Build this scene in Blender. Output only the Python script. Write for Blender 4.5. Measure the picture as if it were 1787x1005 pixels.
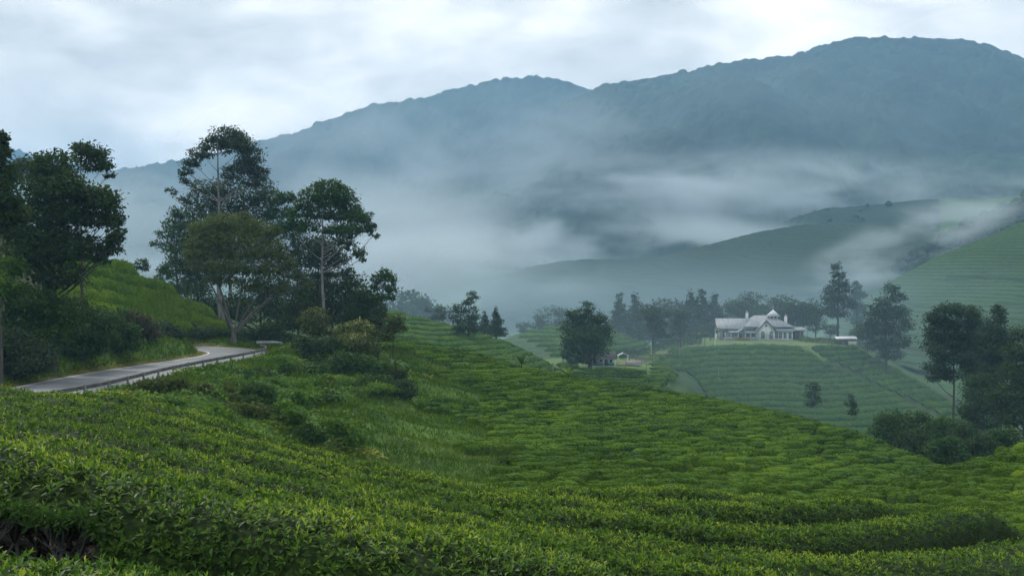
import bpy, math, random
import numpy as np
from mathutils import Vector

# ------------------------------------------------------------------ scene, camera, world, sun
scn = bpy.context.scene
for o in list(bpy.data.objects):
    bpy.data.objects.remove(o)
C = scn.collection
F, CX, CY = 1900.0, 893.5, 502.5          # focal length and centre in photo pixels, used to size things

cam = bpy.data.cameras.new('camera')
cam.sensor_width = 36.0
cam.lens = 36.0 * F / 1787.0
cam.clip_start = 0.1
cam.clip_end = 20000.0
cam_o = bpy.data.objects.new('camera', cam)
cam_o.location = (0, 0, 0)
cam_o.rotation_euler = (math.radians(90), 0, 0)
C.objects.link(cam_o)
scn.camera = cam_o

SUN_EL, SUN_AZ = math.radians(40), math.radians(-42)   # azimuth from +Y, negative = to the left
world = bpy.data.worlds.new('World')
scn.world = world
world.use_nodes = True
nt = world.node_tree
nt.nodes.clear()
def N(t, ty, **kw):
    n = t.nodes.new(ty)
    for k, v in kw.items():
        setattr(n, k, v)
    return n
wo = N(nt, 'ShaderNodeOutputWorld')
bg = N(nt, 'ShaderNodeBackground')
bg.inputs['Strength'].default_value = 0.12
sky = N(nt, 'ShaderNodeTexSky', sky_type='NISHITA', sun_disc=False)
sky.sun_elevation = SUN_EL
sky.sun_rotation = SUN_AZ
sky.dust_density = 3.0
tc = N(nt, 'ShaderNodeTexCoord')
mp = N(nt, 'ShaderNodeMapping')
mp.inputs['Scale'].default_value = (1.0, 1.0, 2.2)
mp.inputs['Location'].default_value = (18.2, 26.1, 9.1)
n1 = N(nt, 'ShaderNodeTexNoise'); n1.inputs['Scale'].default_value = 3.0; n1.inputs['Detail'].default_value = 6.0
n1.inputs['Roughness'].default_value = 0.5; n1.inputs['Distortion'].default_value = 0.35
n2 = N(nt, 'ShaderNodeTexNoise'); n2.inputs['Scale'].default_value = 9.0; n2.inputs['Detail'].default_value = 6.0
n2.inputs['Roughness'].default_value = 0.55; n2.inputs['Distortion'].default_value = 0.5
mx = N(nt, 'ShaderNodeMath', operation='MULTIPLY_ADD'); mx.inputs[1].default_value = 0.36
ramp = N(nt, 'ShaderNodeValToRGB')
cr = ramp.color_ramp
cr.elements[0].position = 0.42; cr.elements[0].color = (0.23, 0.24, 0.25, 1)
cr.elements[1].position = 0.88; cr.elements[1].color = (1.06, 1.0, 0.94, 1)
e = cr.elements.new(0.60); e.color = (0.47, 0.485, 0.49, 1)
e = cr.elements.new(0.68); e.color = (0.60, 0.605, 0.605, 1)
e = cr.elements.new(0.77); e.color = (0.80, 0.785, 0.765, 1)
cs = N(nt, 'ShaderNodeVectorMath', operation='SCALE'); cs.inputs['Scale'].default_value = 9.8
mix = N(nt, 'ShaderNodeMix', data_type='RGBA'); mix.inputs[0].default_value = 0.96
nt.links.new(tc.outputs['Generated'], mp.inputs['Vector'])
nt.links.new(mp.outputs['Vector'], n1.inputs['Vector'])
nt.links.new(mp.outputs['Vector'], n2.inputs['Vector'])
nt.links.new(n2.outputs['Fac'], mx.inputs[0])
nt.links.new(n1.outputs['Fac'], mx.inputs[2])
nt.links.new(mx.outputs[0], ramp.inputs['Fac'])
nt.links.new(ramp.outputs['Color'], cs.inputs[0])
nt.links.new(sky.outputs['Color'], mix.inputs[6])
nt.links.new(cs.outputs[0], mix.inputs[7])
nt.links.new(mix.outputs[2], bg.inputs['Color'])
nt.links.new(bg.outputs[0], wo.inputs['Surface'])

sl = bpy.data.lights.new('sun', 'SUN')
sl.energy = 1.5
sl.angle = math.radians(11)
sl.color = (1.0, 0.95, 0.86)
so = bpy.data.objects.new('sun', sl)
d = Vector((math.sin(SUN_AZ) * math.cos(SUN_EL), math.cos(SUN_AZ) * math.cos(SUN_EL), math.sin(SUN_EL)))
so.rotation_euler = d.to_track_quat('Z', 'Y').to_euler()
so.location = (-200, -100, 300)
C.objects.link(so)

vs = scn.view_settings
vs.view_transform = 'Standard'
vs.look = 'None'
vs.exposure = 0.76
vs.gamma = 1.0
vs.use_curve_mapping = False
cy = scn.cycles
cy.max_bounces = 5; cy.diffuse_bounces = 2; cy.glossy_bounces = 1; cy.transmission_bounces = 2
cy.volume_bounces = 1; cy.transparent_max_bounces = 4
cy.use_denoising = True
cy.use_adaptive_sampling = True; cy.adaptive_threshold = 0.03
cy.volume_step_rate = 0.6
cy.volume_max_steps = 200
cy.sample_clamp_indirect = 4.0
cy.caustics_reflective = False; cy.caustics_refractive = False

# ------------------------------------------------------------------ small helpers
rng = np.random.default_rng(7)

def sstep(a, b, x):
    t = np.clip((x - a) / (b - a), 0, 1)
    return t * t * (3 - 2 * t)

def _h(ix, iy, seed):
    h = (ix * 374761393 + iy * 668265263 + seed * 1442695041) & 0xffffffff
    h = ((h ^ (h >> 13)) * 1274126177) & 0xffffffff
    return ((h ^ (h >> 16)) & 0xffff) / 65535.0

def vnoise(x, y, seed=0):
    x = np.asarray(x, float); y = np.asarray(y, float)
    ix = np.floor(x).astype(np.int64); iy = np.floor(y).astype(np.int64)
    fx = x - ix; fy = y - iy
    fx = fx * fx * (3 - 2 * fx); fy = fy * fy * (3 - 2 * fy)
    a = _h(ix, iy, seed); b = _h(ix + 1, iy, seed); c = _h(ix, iy + 1, seed); d = _h(ix + 1, iy + 1, seed)
    return (a + (b - a) * fx) * (1 - fy) + (c + (d - c) * fx) * fy

def fbm(x, y, oct=4, seed=0):
    s = 0.0; a = 0.5; f = 1.0
    for i in range(oct):
        s = s + a * (vnoise(x * f, y * f, seed + i * 17) - 0.5)
        a *= 0.5; f *= 2.03
    return s                                  # about -0.5 .. 0.5

def mesh(name, V, T=None, Q=None, tone=None, smooth=False, colors=None, polys=None):
    me = bpy.data.meshes.new(name)
    V = np.asarray(V, np.float32)
    me.vertices.add(len(V)); me.vertices.foreach_set('co', V.ravel())
    loops = []; starts = []; n = 0
    if T is not None and len(T):
        T = np.asarray(T, np.int32); loops.append(T.ravel()); starts.append(n + 3 * np.arange(len(T))); n += T.size
    if Q is not None and len(Q):
        Q = np.asarray(Q, np.int32); loops.append(Q.ravel()); starts.append(n + 4 * np.arange(len(Q))); n += Q.size
    if polys:
        for p in polys:
            loops.append(np.array(p, np.int32)); starts.append(np.array([n])); n += len(p)
    L = np.concatenate(loops).astype(np.int32); S = np.concatenate(starts).astype(np.int32)
    me.loops.add(len(L)); me.loops.foreach_set('vertex_index', L)
    me.polygons.add(len(S)); me.polygons.foreach_set('loop_start', S)
    if smooth:
        me.polygons.foreach_set('use_smooth', np.ones(len(S), bool))
    if tone is not None:
        a = me.attributes.new('tone', 'FLOAT', 'POINT'); a.data.foreach_set('value', np.asarray(tone, np.float32))
    if colors is not None:
        a = me.attributes.new('cover', 'FLOAT_COLOR', 'POINT')
        cc = np.ones((len(V), 4), np.float32); cc[:, :3] = colors
        a.data.foreach_set('color', cc.ravel())
    me.update(calc_edges=True)
    return me

def link(name, me, m=None, parent=None, loc=None, kind=None):
    o = bpy.data.objects.new(name, me)
    C.objects.link(o)
    if m is not None and me is not None and not me.materials:
        me.materials.append(m)
    if parent is not None:
        o.parent = parent
    if loc is not None:
        o.location = loc
    if kind:
        o['kind'] = kind
    return o

def tag(o, label=None, cat=None, group=None, kind=None):
    if label: o['label'] = label
    if cat: o['category'] = cat
    if group: o['group'] = group
    if kind: o['kind'] = kind
    return o

def thing(name, label, cat, loc, group=None, rz=0.0):
    o = link(name, None, loc=loc)
    o.rotation_euler = (0, 0, rz)
    return tag(o, label, cat, group)

def copy_tree(root, parent=None):
    c = root.copy(); C.objects.link(c)
    if parent is not None:
        c.parent = parent
    for ch in list(root.children):
        copy_tree(ch, c)
    return c

class MB:
    """collects boxes, prisms and tubes into one mesh"""
    def __init__(s): s.v = []; s.p = []
    def add(s, V, P):
        n = len(s.v); s.v += [tuple(map(float, q)) for q in V]; s.p += [[i + n for i in f] for f in P]; return s
    def box(s, x0, x1, y0, y1, z0, z1):
        V = [(x0, y0, z0), (x1, y0, z0), (x1, y1, z0), (x0, y1, z0), (x0, y0, z1), (x1, y0, z1), (x1, y1, z1), (x0, y1, z1)]
        return s.add(V, [(0, 3, 2, 1), (4, 5, 6, 7), (0, 1, 5, 4), (1, 2, 6, 5), (2, 3, 7, 6), (3, 0, 4, 7)])
    def prism(s, prof, axis, a, b):
        """2-D profile (list of pairs) pulled along axis 'x' or 'y' from a to b"""
        n = len(prof)
        f = (lambda p, t: (t, p[0], p[1])) if axis == 'x' else (lambda p, t: (p[0], t, p[1])) if axis == 'y' else (lambda p, t: (p[0], p[1], t))
        V = [f(p, a) for p in prof] + [f(p, b) for p in prof]
        P = [list(range(n))[::-1], list(range(n, 2 * n))] + [(i, (i + 1) % n, n + (i + 1) % n, n + i) for i in range(n)]
        return s.add(V, P)
    def tube(s, pts, rad, sides=6):
        V, Q = tube(np.array(pts, float), np.array(rad, float) if not np.isscalar(rad) else np.full(len(pts), rad), sides)
        return s.add(V, Q.tolist())
    def build(s, name, m, parent=None, loc=None, smooth=False):
        me = mesh(name, np.array(s.v), polys=s.p)
        if smooth: me.polygons.foreach_set('use_smooth', np.ones(len(me.polygons), bool))
        return link(name, me, m, parent, loc)

def tube(P, R, sides=6):
    n = len(P)
    T = np.gradient(P, axis=0); T /= np.maximum(np.linalg.norm(T, axis=1, keepdims=True), 1e-9)
    ref = np.where(np.abs(T[:, 2:3]) < 0.9, np.array([[0, 0, 1.0]]), np.array([[1.0, 0, 0]]))
    A = np.cross(ref, T); A /= np.maximum(np.linalg.norm(A, axis=1, keepdims=True), 1e-9)
    for i in range(1, n):
        A[i] = A[i - 1] - T[i] * np.dot(A[i - 1], T[i]); A[i] /= max(np.linalg.norm(A[i]), 1e-9)
    B = np.cross(T, A)
    th = np.arange(sides) / sides * 2 * math.pi
    V = (P[:, None] + R[:, None, None] * (np.cos(th)[None, :, None] * A[:, None] + np.sin(th)[None, :, None] * B[:, None])).reshape(-1, 3)
    i = np.arange(n - 1)[:, None] * sides; j = np.arange(sides)[None, :]; k = (j + 1) % sides
    Q = np.stack([i + j, i + k, i + sides + k, i + sides + j], -1).reshape(-1, 4)
    return V, Q

def unit(v):
    return v / np.maximum(np.linalg.norm(v, axis=-1, keepdims=True), 1e-9)

def leaves(P, D, Nn, L, W, fold=0.25, droop=0.15, fine=False):
    """one folded leaf per point: returns verts, tris; 4 or 5 verts per leaf"""
    n = len(P)
    S = unit(np.cross(D, Nn)); Nn = np.cross(S, D)
    L = np.broadcast_to(L, n)[:, None]; W = np.broadcast_to(W, n)[:, None]
    mid = P + D * L * 0.45
    tip = P + D * L - Nn * L * droop
    l = mid + S * W * 0.5 + Nn * W * fold
    r = mid - S * W * 0.5 + Nn * W * fold
    k = np.arange(n)[:, None]
    if fine:
        V = np.stack([P, mid, l, r, tip], 1).reshape(-1, 3)
        T = np.concatenate([k * 5 + np.array(f) for f in ((0, 1, 2), (0, 3, 1), (1, 4, 2), (1, 3, 4))])
    else:
        V = np.stack([P, r, tip, l], 1).reshape(-1, 3)
        T = np.concatenate([k * 4 + np.array(f) for f in ((0, 1, 2), (0, 2, 3))])
    return V, T

def rand_dirs(n, r=rng):
    return unit(r.normal(size=(n, 3)))

# ------------------------------------------------------------------ materials
def mat(name):
    m = bpy.data.materials.new(name); m.use_nodes = True
    t = m.node_tree; t.nodes.clear()
    out = N(t, 'ShaderNodeOutputMaterial')
    return m, t, out

def foliage(name, cols, rough=0.5, trans=0.3, nscale=0.6, namt=0.35, spec=0.35, fine=None):
    """cols: list of (position, rgb) over the per-leaf 'tone' attribute"""
    m, t, out = mat(name)
    at = N(t, 'ShaderNodeAttribute', attribute_name='tone')
    g = N(t, 'ShaderNodeNewGeometry')
    ns = N(t, 'ShaderNodeTexNoise'); ns.inputs['Scale'].default_value = nscale; ns.inputs['Detail'].default_value = 3
    ma = N(t, 'ShaderNodeMath', operation='MULTIPLY_ADD'); ma.inputs[1].default_value = namt; 
    sb = N(t, 'ShaderNodeMath', operation='SUBTRACT'); sb.inputs[1].default_value = 0.5
    rp = N(t, 'ShaderNodeValToRGB')
    el = rp.color_ramp.elements
    el[0].position, el[0].color = cols[0][0], (*cols[0][1], 1)
    el[1].position, el[1].color = cols[-1][0], (*cols[-1][1], 1)
    for p, c in cols[1:-1]:
        x = el.new(p); x.color = (*c, 1)
    p = N(t, 'ShaderNodeBsdfPrincipled'); p.inputs['Roughness'].default_value = rough
    p.inputs['Specular IOR Level'].default_value = spec
    tr = N(t, 'ShaderNodeBsdfTranslucent')
    mxs = N(t, 'ShaderNodeMixShader'); mxs.inputs[0].default_value = trans
    lk = t.links.new
    lk(g.outputs['Position'], ns.inputs['Vector']); lk(ns.outputs['Fac'], sb.inputs[0]); lk(sb.outputs[0], ma.inputs[0])
    lk(at.outputs['Fac'], ma.inputs[2])
    if fine:                                   # leaf-sized mottling and relief on clipped bushes
        nf = N(t, 'ShaderNodeTexNoise'); nf.inputs['Scale'].default_value = fine[0]; nf.inputs['Detail'].default_value = 3; nf.inputs['Roughness'].default_value = 0.7
        s2 = N(t, 'ShaderNodeMath', operation='SUBTRACT'); s2.inputs[1].default_value = 0.5
        m2 = N(t, 'ShaderNodeMath', operation='MULTIPLY_ADD'); m2.inputs[1].default_value = fine[1]
        bp = N(t, 'ShaderNodeBump'); bp.inputs['Strength'].default_value = 1.0; bp.inputs['Distance'].default_value = fine[2]
        lk(g.outputs['Position'], nf.inputs['Vector']); lk(nf.outputs['Fac'], s2.inputs[0]); lk(s2.outputs[0], m2.inputs[0])
        lk(ma.outputs[0], m2.inputs[2]); lk(m2.outputs[0], rp.inputs['Fac']); lk(nf.outputs['Fac'], bp.inputs['Height']); lk(bp.outputs[0], p.inputs['Normal'])
    else:
        lk(ma.outputs[0], rp.inputs['Fac'])
    lk(rp.outputs['Color'], p.inputs['Base Color']); lk(rp.outputs['Color'], tr.inputs['Color'])
    lk(p.outputs[0], mxs.inputs[1]); lk(tr.outputs[0], mxs.inputs[2]); lk(mxs.outputs[0], out.inputs['Surface'])
    return m

def surf(name, c1, c2, scale=1.0, rough=0.8, detail=5, bump=0.0, bscale=None, coords='Object', spec=0.3, metal=0.0, stretch=(1, 1, 1)):
    m, t, out = mat(name)
    tcn = N(t, 'ShaderNodeTexCoord'); mpn = N(t, 'ShaderNodeMapping'); mpn.inputs['Scale'].default_value = stretch
    ns = N(t, 'ShaderNodeTexNoise'); ns.inputs['Scale'].default_value = scale; ns.inputs['Detail'].default_value = detail
    rp = N(t, 'ShaderNodeValToRGB')
    rp.color_ramp.elements[0].position = 0.3; rp.color_ramp.elements[0].color = (*c1, 1)
    rp.color_ramp.elements[1].position = 0.7; rp.color_ramp.elements[1].color = (*c2, 1)
    p = N(t, 'ShaderNodeBsdfPrincipled'); p.inputs['Roughness'].default_value = rough
    p.inputs['Specular IOR Level'].default_value = spec; p.inputs['Metallic'].default_value = metal
    lk = t.links.new
    lk(tcn.outputs[coords], mpn.inputs['Vector']); lk(mpn.outputs[0], ns.inputs['Vector']); lk(ns.outputs['Fac'], rp.inputs['Fac'])
    lk(rp.outputs['Color'], p.inputs['Base Color']); lk(p.outputs[0], out.inputs['Surface'])
    if bump:
        nb = N(t, 'ShaderNodeTexNoise'); nb.inputs['Scale'].default_value = bscale or scale * 4; nb.inputs['Detail'].default_value = 4
        b = N(t, 'ShaderNodeBump'); b.inputs['Strength'].default_value = min(bump, 1.0); b.inputs['Distance'].default_value = 0.1 * bump
        lk(mpn.outputs[0], nb.inputs['Vector']); lk(nb.outputs['Fac'], b.inputs['Height']); lk(b.outputs[0], p.inputs['Normal'])
    return m

def cover_mat(name, nscale=0.4, amt=0.6, rough=0.9, bump=0.5, bscale=2.0):
    """ground or field: the colour of what grows or lies there ('cover'), varied by noise"""
    m, t, out = mat(name)
    at = N(t, 'ShaderNodeAttribute', attribute_name='cover')
    g = N(t, 'ShaderNodeNewGeometry')
    ns = N(t, 'ShaderNodeTexNoise'); ns.inputs['Scale'].default_value = nscale; ns.inputs['Detail'].default_value = 8; ns.inputs['Roughness'].default_value = 0.65
    mr = N(t, 'ShaderNodeMapRange'); mr.inputs['From Min'].default_value = 0.3; mr.inputs['From Max'].default_value = 0.7
    mr.inputs['To Min'].default_value = 1 - amt; mr.inputs['To Max'].default_value = 1 + amt
    sc = N(t, 'ShaderNodeVectorMath', operation='SCALE')
    p = N(t, 'ShaderNodeBsdfPrincipled'); p.inputs['Roughness'].default_value = rough; p.inputs['Specular IOR Level'].default_value = 0.15
    nb = N(t, 'ShaderNodeTexNoise'); nb.inputs['Scale'].default_value = bscale; nb.inputs['Detail'].default_value = 5
    b = N(t, 'ShaderNodeBump'); b.inputs['Strength'].default_value = bump; b.inputs['Distance'].default_value = 0.3
    lk = t.links.new
    lk(g.outputs['Position'], ns.inputs['Vector']); lk(g.outputs['Position'], nb.inputs['Vector'])
    lk(ns.outputs['Fac'], mr.inputs['Value']); lk(at.outputs['Color'], sc.inputs[0]); lk(mr.outputs[0], sc.inputs['Scale'])
    lk(sc.outputs[0], p.inputs['Base Color']); lk(nb.outputs['Fac'], b.inputs['Height']); lk(b.outputs[0], p.inputs['Normal'])
    lk(p.outputs[0], out.inputs['Surface'])
    return m

M = {}
M['ground'] = cover_mat('ground_cover', 0.35, 0.55, bump=0.5, bscale=1.5)
M['field'] = cover_mat('tea_field_leaf', 0.5, 0.35, bump=0.6, bscale=1.2)
M['forest'] = cover_mat('forest_leaf', 0.012, 0.5, bump=0.5, bscale=0.2)
M['tea'] = foliage('tea_leaf', [(0.0, (0.022, 0.052, 0.012)), (0.35, (0.054, 0.128, 0.017)), (0.7, (0.165, 0.285, 0.024)), (1.0, (0.41, 0.49, 0.05))], 0.5, 0.36, 0.8, 0.4, 0.2)
M['tea_body'] = foliage('tea_inner_painted_shade', [(0.0, (0.006, 0.012, 0.005)), (0.5, (0.018, 0.036, 0.008)), (1.0, (0.05, 0.09, 0.014))], 0.8, 0.0, 18.0, 2.4, 0.1)  # twigs and old leaves, colour darkened further to paint deep shade into hedge gaps
M['tea_mid'] = foliage('tea_bush_leaf', [(0.0, (0.016, 0.045, 0.007)), (0.5, (0.085, 0.165, 0.011)), (1.0, (0.21, 0.29, 0.018))], 0.8, 0.12, 0.09, 0.8, 0.05, (4.5, 1.3, 0.25))
M['tea_hill'] = foliage('tea_hedge_leaf', [(0.0, (0.012, 0.04, 0.008)), (0.5, (0.042, 0.10, 0.012)), (1.0, (0.10, 0.175, 0.018))], 0.8, 0.12, 0.25, 0.7, 0.05, (2.5, 0.9, 0.3))
M['dark_leaf'] = foliage('dark_leaf', [(0.0, (0.018, 0.042, 0.016)), (0.6, (0.046, 0.085, 0.025)), (1.0, (0.095, 0.15, 0.035))], 0.6, 0.32, 0.3, 0.5, 0.12)
M['euc_leaf'] = foliage('eucalyptus_leaf', [(0.0, (0.024, 0.045, 0.026)), (0.6, (0.055, 0.09, 0.042)), (1.0, (0.10, 0.145, 0.06))], 0.6, 0.35, 0.3, 0.5, 0.12)
M['olive_leaf'] = foliage('olive_leaf', [(0.0, (0.045, 0.066, 0.018)), (0.6, (0.105, 0.145, 0.032)), (1.0, (0.18, 0.215, 0.05))], 0.6, 0.35, 0.3, 0.5, 0.12)
M['green_leaf'] = foliage('green_leaf', [(0.0, (0.02, 0.05, 0.014)), (0.6, (0.05, 0.11, 0.022)), (1.0, (0.11, 0.19, 0.03))], 0.5, 0.3, 0.3, 0.5, 0.12)
M['bright_leaf'] = foliage('bright_leaf', [(0.0, (0.04, 0.09, 0.014)), (0.55, (0.09, 0.19, 0.022)), (0.85, (0.18, 0.27, 0.03)), (1.0, (0.32, 0.31, 0.04))], 0.5, 0.3, 0.25, 0.7, 0.12)
M['bloom_leaf'] = foliage('flowering_leaf', [(0.0, (0.03, 0.055, 0.014)), (0.55, (0.07, 0.11, 0.022)), (0.8, (0.24, 0.25, 0.06)), (1.0, (0.42, 0.4, 0.16))], 0.5, 0.3, 0.3, 0.4, 0.12)
M['rust_leaf'] = foliage('rusty_leaf', [(0.0, (0.03, 0.035, 0.016)), (0.6, (0.075, 0.075, 0.03)), (1.0, (0.13, 0.085, 0.04))], 0.6, 0.25, 0.3, 0.6, 0.3)
M['grass'] = foliage('grass_blade', [(0.0, (0.04, 0.10, 0.014)), (0.5, (0.11, 0.20, 0.022)), (0.8, (0.20, 0.27, 0.03)), (1.0, (0.33, 0.29, 0.06))], 0.8, 0.35, 0.15, 0.9, 0.05)
M['bark_pale'] = surf('pale_bark', (0.10, 0.098, 0.09), (0.26, 0.25, 0.235), 1.2, 0.9, bump=0.6, stretch=(3, 3, 0.6))
M['bark_mid'] = surf('grey_bark', (0.075, 0.07, 0.062), (0.17, 0.16, 0.145), 1.6, 0.9, bump=0.6, stretch=(3, 3, 0.6))
M['bark_dark'] = surf('dark_bark', (0.035, 0.03, 0.027), (0.095, 0.085, 0.075), 2.0, 0.9, bump=0.6, stretch=(3, 3, 0.6))
M['asphalt'] = surf('asphalt', (0.10, 0.11, 0.12), (0.18, 0.195, 0.21), 0.28, 0.6, 8, bump=0.15, bscale=20, spec=0.5)
M['paint'] = surf('white_road_paint', (0.55, 0.55, 0.53), (0.78, 0.78, 0.76), 3.0, 0.7)
M['dirt'] = surf('track_dirt', (0.14, 0.10, 0.065), (0.26, 0.20, 0.14), 0.8, 0.95, bump=0.3)
M['soil'] = surf('leaf_litter_soil', (0.035, 0.022, 0.014), (0.10, 0.065, 0.04), 6.0, 0.95, bump=0.8)
M['rail'] = surf('weathered_rail', (0.06, 0.06, 0.06), (0.17, 0.17, 0.17), 1.5, 0.6, metal=0.4)
M['rail_bright'] = surf('galvanised_rail', (0.26, 0.28, 0.29), (0.42, 0.44, 0.45), 1.5, 0.45, metal=0.5)
M['kerb'] = surf('stained_kerb', (0.12, 0.12, 0.115), (0.24, 0.24, 0.23), 1.0, 0.85)
M['post'] = surf('grey_post', (0.10, 0.10, 0.095), (0.2, 0.195, 0.19), 2.0, 0.8)
M['wall_white'] = surf('white_render', (0.66, 0.66, 0.64), (0.82, 0.82, 0.80), 0.8, 0.85)
M['roof'] = surf('grey_metal_roof', (0.20, 0.22, 0.235), (0.33, 0.35, 0.365), 0.5, 0.55, stretch=(4, 0.6, 1))
M['roof_light'] = surf('pale_tin_roof', (0.5, 0.51, 0.52), (0.68, 0.69, 0.7), 0.6, 0.5, stretch=(3, 0.6, 1))
M['trim_dark'] = surf('dark_timber', (0.035, 0.035, 0.035), (0.08, 0.075, 0.07), 2.0, 0.7)
M['glass'] = surf('dark_glass', (0.02, 0.025, 0.03), (0.05, 0.06, 0.07), 1.0, 0.12, spec=0.6)
M['trim_white'] = surf('white_timber', (0.6, 0.6, 0.58), (0.76, 0.76, 0.74), 3.0, 0.6)
M['teal'] = surf('teal_board', (0.04, 0.14, 0.15), (0.08, 0.22, 0.23), 2.0, 0.7)
M['concrete'] = surf('pale_concrete', (0.26, 0.26, 0.25), (0.42, 0.41, 0.4), 1.0, 0.85)
M['wood'] = surf('weathered_wood', (0.15, 0.13, 0.11), (0.28, 0.26, 0.23), 3.0, 0.85)
M['flower'] = foliage('yellow_flower', [(0.0, (0.08, 0.1, 0.02)), (0.4, (0.35, 0.27, 0.03)), (1.0, (0.6, 0.45, 0.04))], 0.6, 0.3, 0.5, 0.4, 0.2)

# ------------------------------------------------------------------ terrain as a height function of world x, y
def K(pairs):
    """knot along a landform: (photo x, photo y, distance) -> the line of ground it follows"""
    a = np.array(pairs, float); return a[:, 0], -(a[:, 1] - CY) / F, a[:, 2]

def landform(px, Y, knots, s_front, s_back, rnd=0.06):
    v = np.log(Y)
    Ts = [np.interp(px, k[0], k[1]) for k in knots]
    Ys = [np.interp(px, k[0], k[2]) for k in knots]
    Y0, T0 = Ys[0], Ts[0]; Y1, T1 = Ys[-1], Ts[-1]
    z = T0 * Y0 - s_front * (Y0 - Y)
    for i in range(len(knots) - 1):
        va, vb = np.log(Ys[i]), np.log(Ys[i + 1])
        f = np.clip((v - va) / np.maximum(vb - va, 1e-6), 0, 1)
        z = np.where((Y >= Ys[i]) & (Y <= Ys[i + 1]), (Ts[i] + (Ts[i + 1] - Ts[i]) * f) * Y, z)
    d = Y - Y1; r = rnd * Y1
    return np.where(Y > Y1, T1 * Y1 - s_back * (np.sqrt(np.maximum(d, 0) ** 2 + r * r) - r), z)

def zk(rows):
    """knot given as (photo x, height z, distance)"""
    return K([(x, CY - z / y * F, y) for x, z, y in rows])

CANOPY = 1.0
L0 = [zk([(-600, -1.5, 2), (2400, -1.5, 2)]),
      K([(-600, 1005, 5.6), (0, 1005, 6.5), (600, 1005, 8), (1000, 1005, 10), (1400, 1005, 14), (1787, 1005, 18), (2400, 1005, 22)]),
      K([(-600, 905, 8.2), (0, 908, 8.4), (300, 890, 8.9), (460, 893, 9.2), (700, 940, 10), (1000, 978, 11.5), (1400, 985, 15.5), (1787, 988, 19.5), (2400, 990, 24)]),
      K([(-600, 780, 10.0), (0, 788, 10.2), (140, 815, 10.3), (400, 880, 10.8), (700, 922, 12.5), (1000, 948, 14), (1400, 962, 18.5), (1787, 968, 22.5), (2400, 975, 26)]),
      K([(-600, 660, 44), (0, 677, 38), (180, 692, 36), (350, 725, 33), (480, 760, 31), (620, 800, 29), (760, 838, 27), (880, 858, 26), (1100, 858, 26), (1300, 866, 27), (1500, 880, 29), (1787, 905, 31), (2400, 940, 34)])]
L2 = [zk([(500, -14, 60), (900, -13.6, 62), (1200, -14.4, 66), (1400, -15.8, 70), (1640, -18, 76), (2400, -20, 80)]),
      K([(500, 700, 108), (700, 715, 105), (900, 752, 100), (1200, 768, 104), (1400, 802, 103), (1640, 866, 90), (2400, 900, 90)]),
      K([(500, 585, 175), (640, 583, 172), (700, 595, 168), (850, 622, 164), (1000, 663, 156), (1100, 678, 152), (1200, 690, 148), (1340, 717, 138), (1480, 760, 126), (1640, 826, 112), (1720, 858, 104), (2400, 1000, 100)])]
L2b = [zk([(1300, -22, 62), (1640, -17, 62), (2400, -15, 62)]),
       K([(1300, 960, 82), (1500, 878, 82), (1560, 856, 84), (1640, 833, 85), (1700, 813, 86), (1787, 786, 88), (1950, 730, 90), (2400, 640, 92)])]
L11 = [zk([(-600, -6, 92), (0, -7, 105), (107, -7.2, 112), (200, -7.5, 130), (260, -7.7, 143), (300, -7.9, 152), (330, -7.8, 154), (395, -8.2, 158), (440, -14, 160), (700, -40, 165)]),
       K([(-600, 330, 130), (0, 398, 134), (130, 440, 140), (200, 458, 148), (300, 508, 156), (360, 542, 160), (392, 560, 163), (405, 600, 164), (440, 680, 164), (700, 900, 165)])]
L3 = [K([(400, 640, 195), (900, 672, 200), (1000, 700, 200), (1150, 900, 200)]),
      K([(400, 520, 270), (600, 536, 262), (690, 546, 258), (760, 561, 255), (830, 579, 250), (880, 596, 245), (950, 628, 240), (1030, 700, 236), (1150, 900, 236)])]
L3b = [K([(700, 800, 225), (780, 700, 225), (1200, 690, 225), (1350, 900, 225)]), K([(700, 760, 300), (780, 640, 300), (840, 607, 305), (900, 584, 312), (980, 567, 318), (1060, 572, 322), (1130, 600, 325), (1220, 640, 325), (1350, 850, 325)])]
L3c = [zk([(860, -40, 200), (930, -24, 200), (1110, -26, 205), (1220, -32, 205), (1320, -60, 205)]), zk([(860, -40, 236), (930, -19, 236), (960, -18.2, 236), (1110, -18.4, 236), (1160, -22, 236), (1220, -29, 236), (1320, -60, 236)]), zk([(860, -40, 262), (930, -18.5, 262), (960, -18, 262), (1110, -17.5, 262), (1160, -20, 262), (1220, -28, 262), (1320, -60, 262)])]
L4 = [zk([(960, -30, 240), (1100, -33, 250), (1300, -35, 258), (1400, -36, 262), (1560, -37, 262), (1660, -38, 258), (1760, -40, 250), (2400, -40, 250)]),
      zk([(960, -22, 262), (1040, -19.5, 272), (1130, -18.0, 284), (1190, -17.0, 292), (1235, -16.0, 298), (1400, -16.0, 302), (1490, -16.6, 312), (1535, -20.5, 308), (1600, -25.5, 300), (1660, -30.0, 288), (1720, -36, 272), (2400, -40, 262)]),
      zk([(960, -22, 285), (1040, -19.5, 300), (1130, -17.6, 315), (1190, -16.4, 345), (1235, -15.9, 352), (1400, -15.9, 354), (1490, -16.6, 345), (1535, -20.5, 330), (1600, -25.5, 318), (1660, -30.0, 304), (1720, -36, 286), (2400, -40, 275)])]
L5 = [K([(1200, 900, 320), (1350, 720, 320), (1560, 655, 330), (2400, 650, 330)]),
      K([(1200, 900, 480), (1350, 640, 480), (1450, 575, 490), (1510, 525, 500), (1560, 492, 510), (1640, 450, 520), (1720, 418, 525), (1787, 390, 530), (1950, 330, 540), (2400, 250, 540)])]
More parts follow.
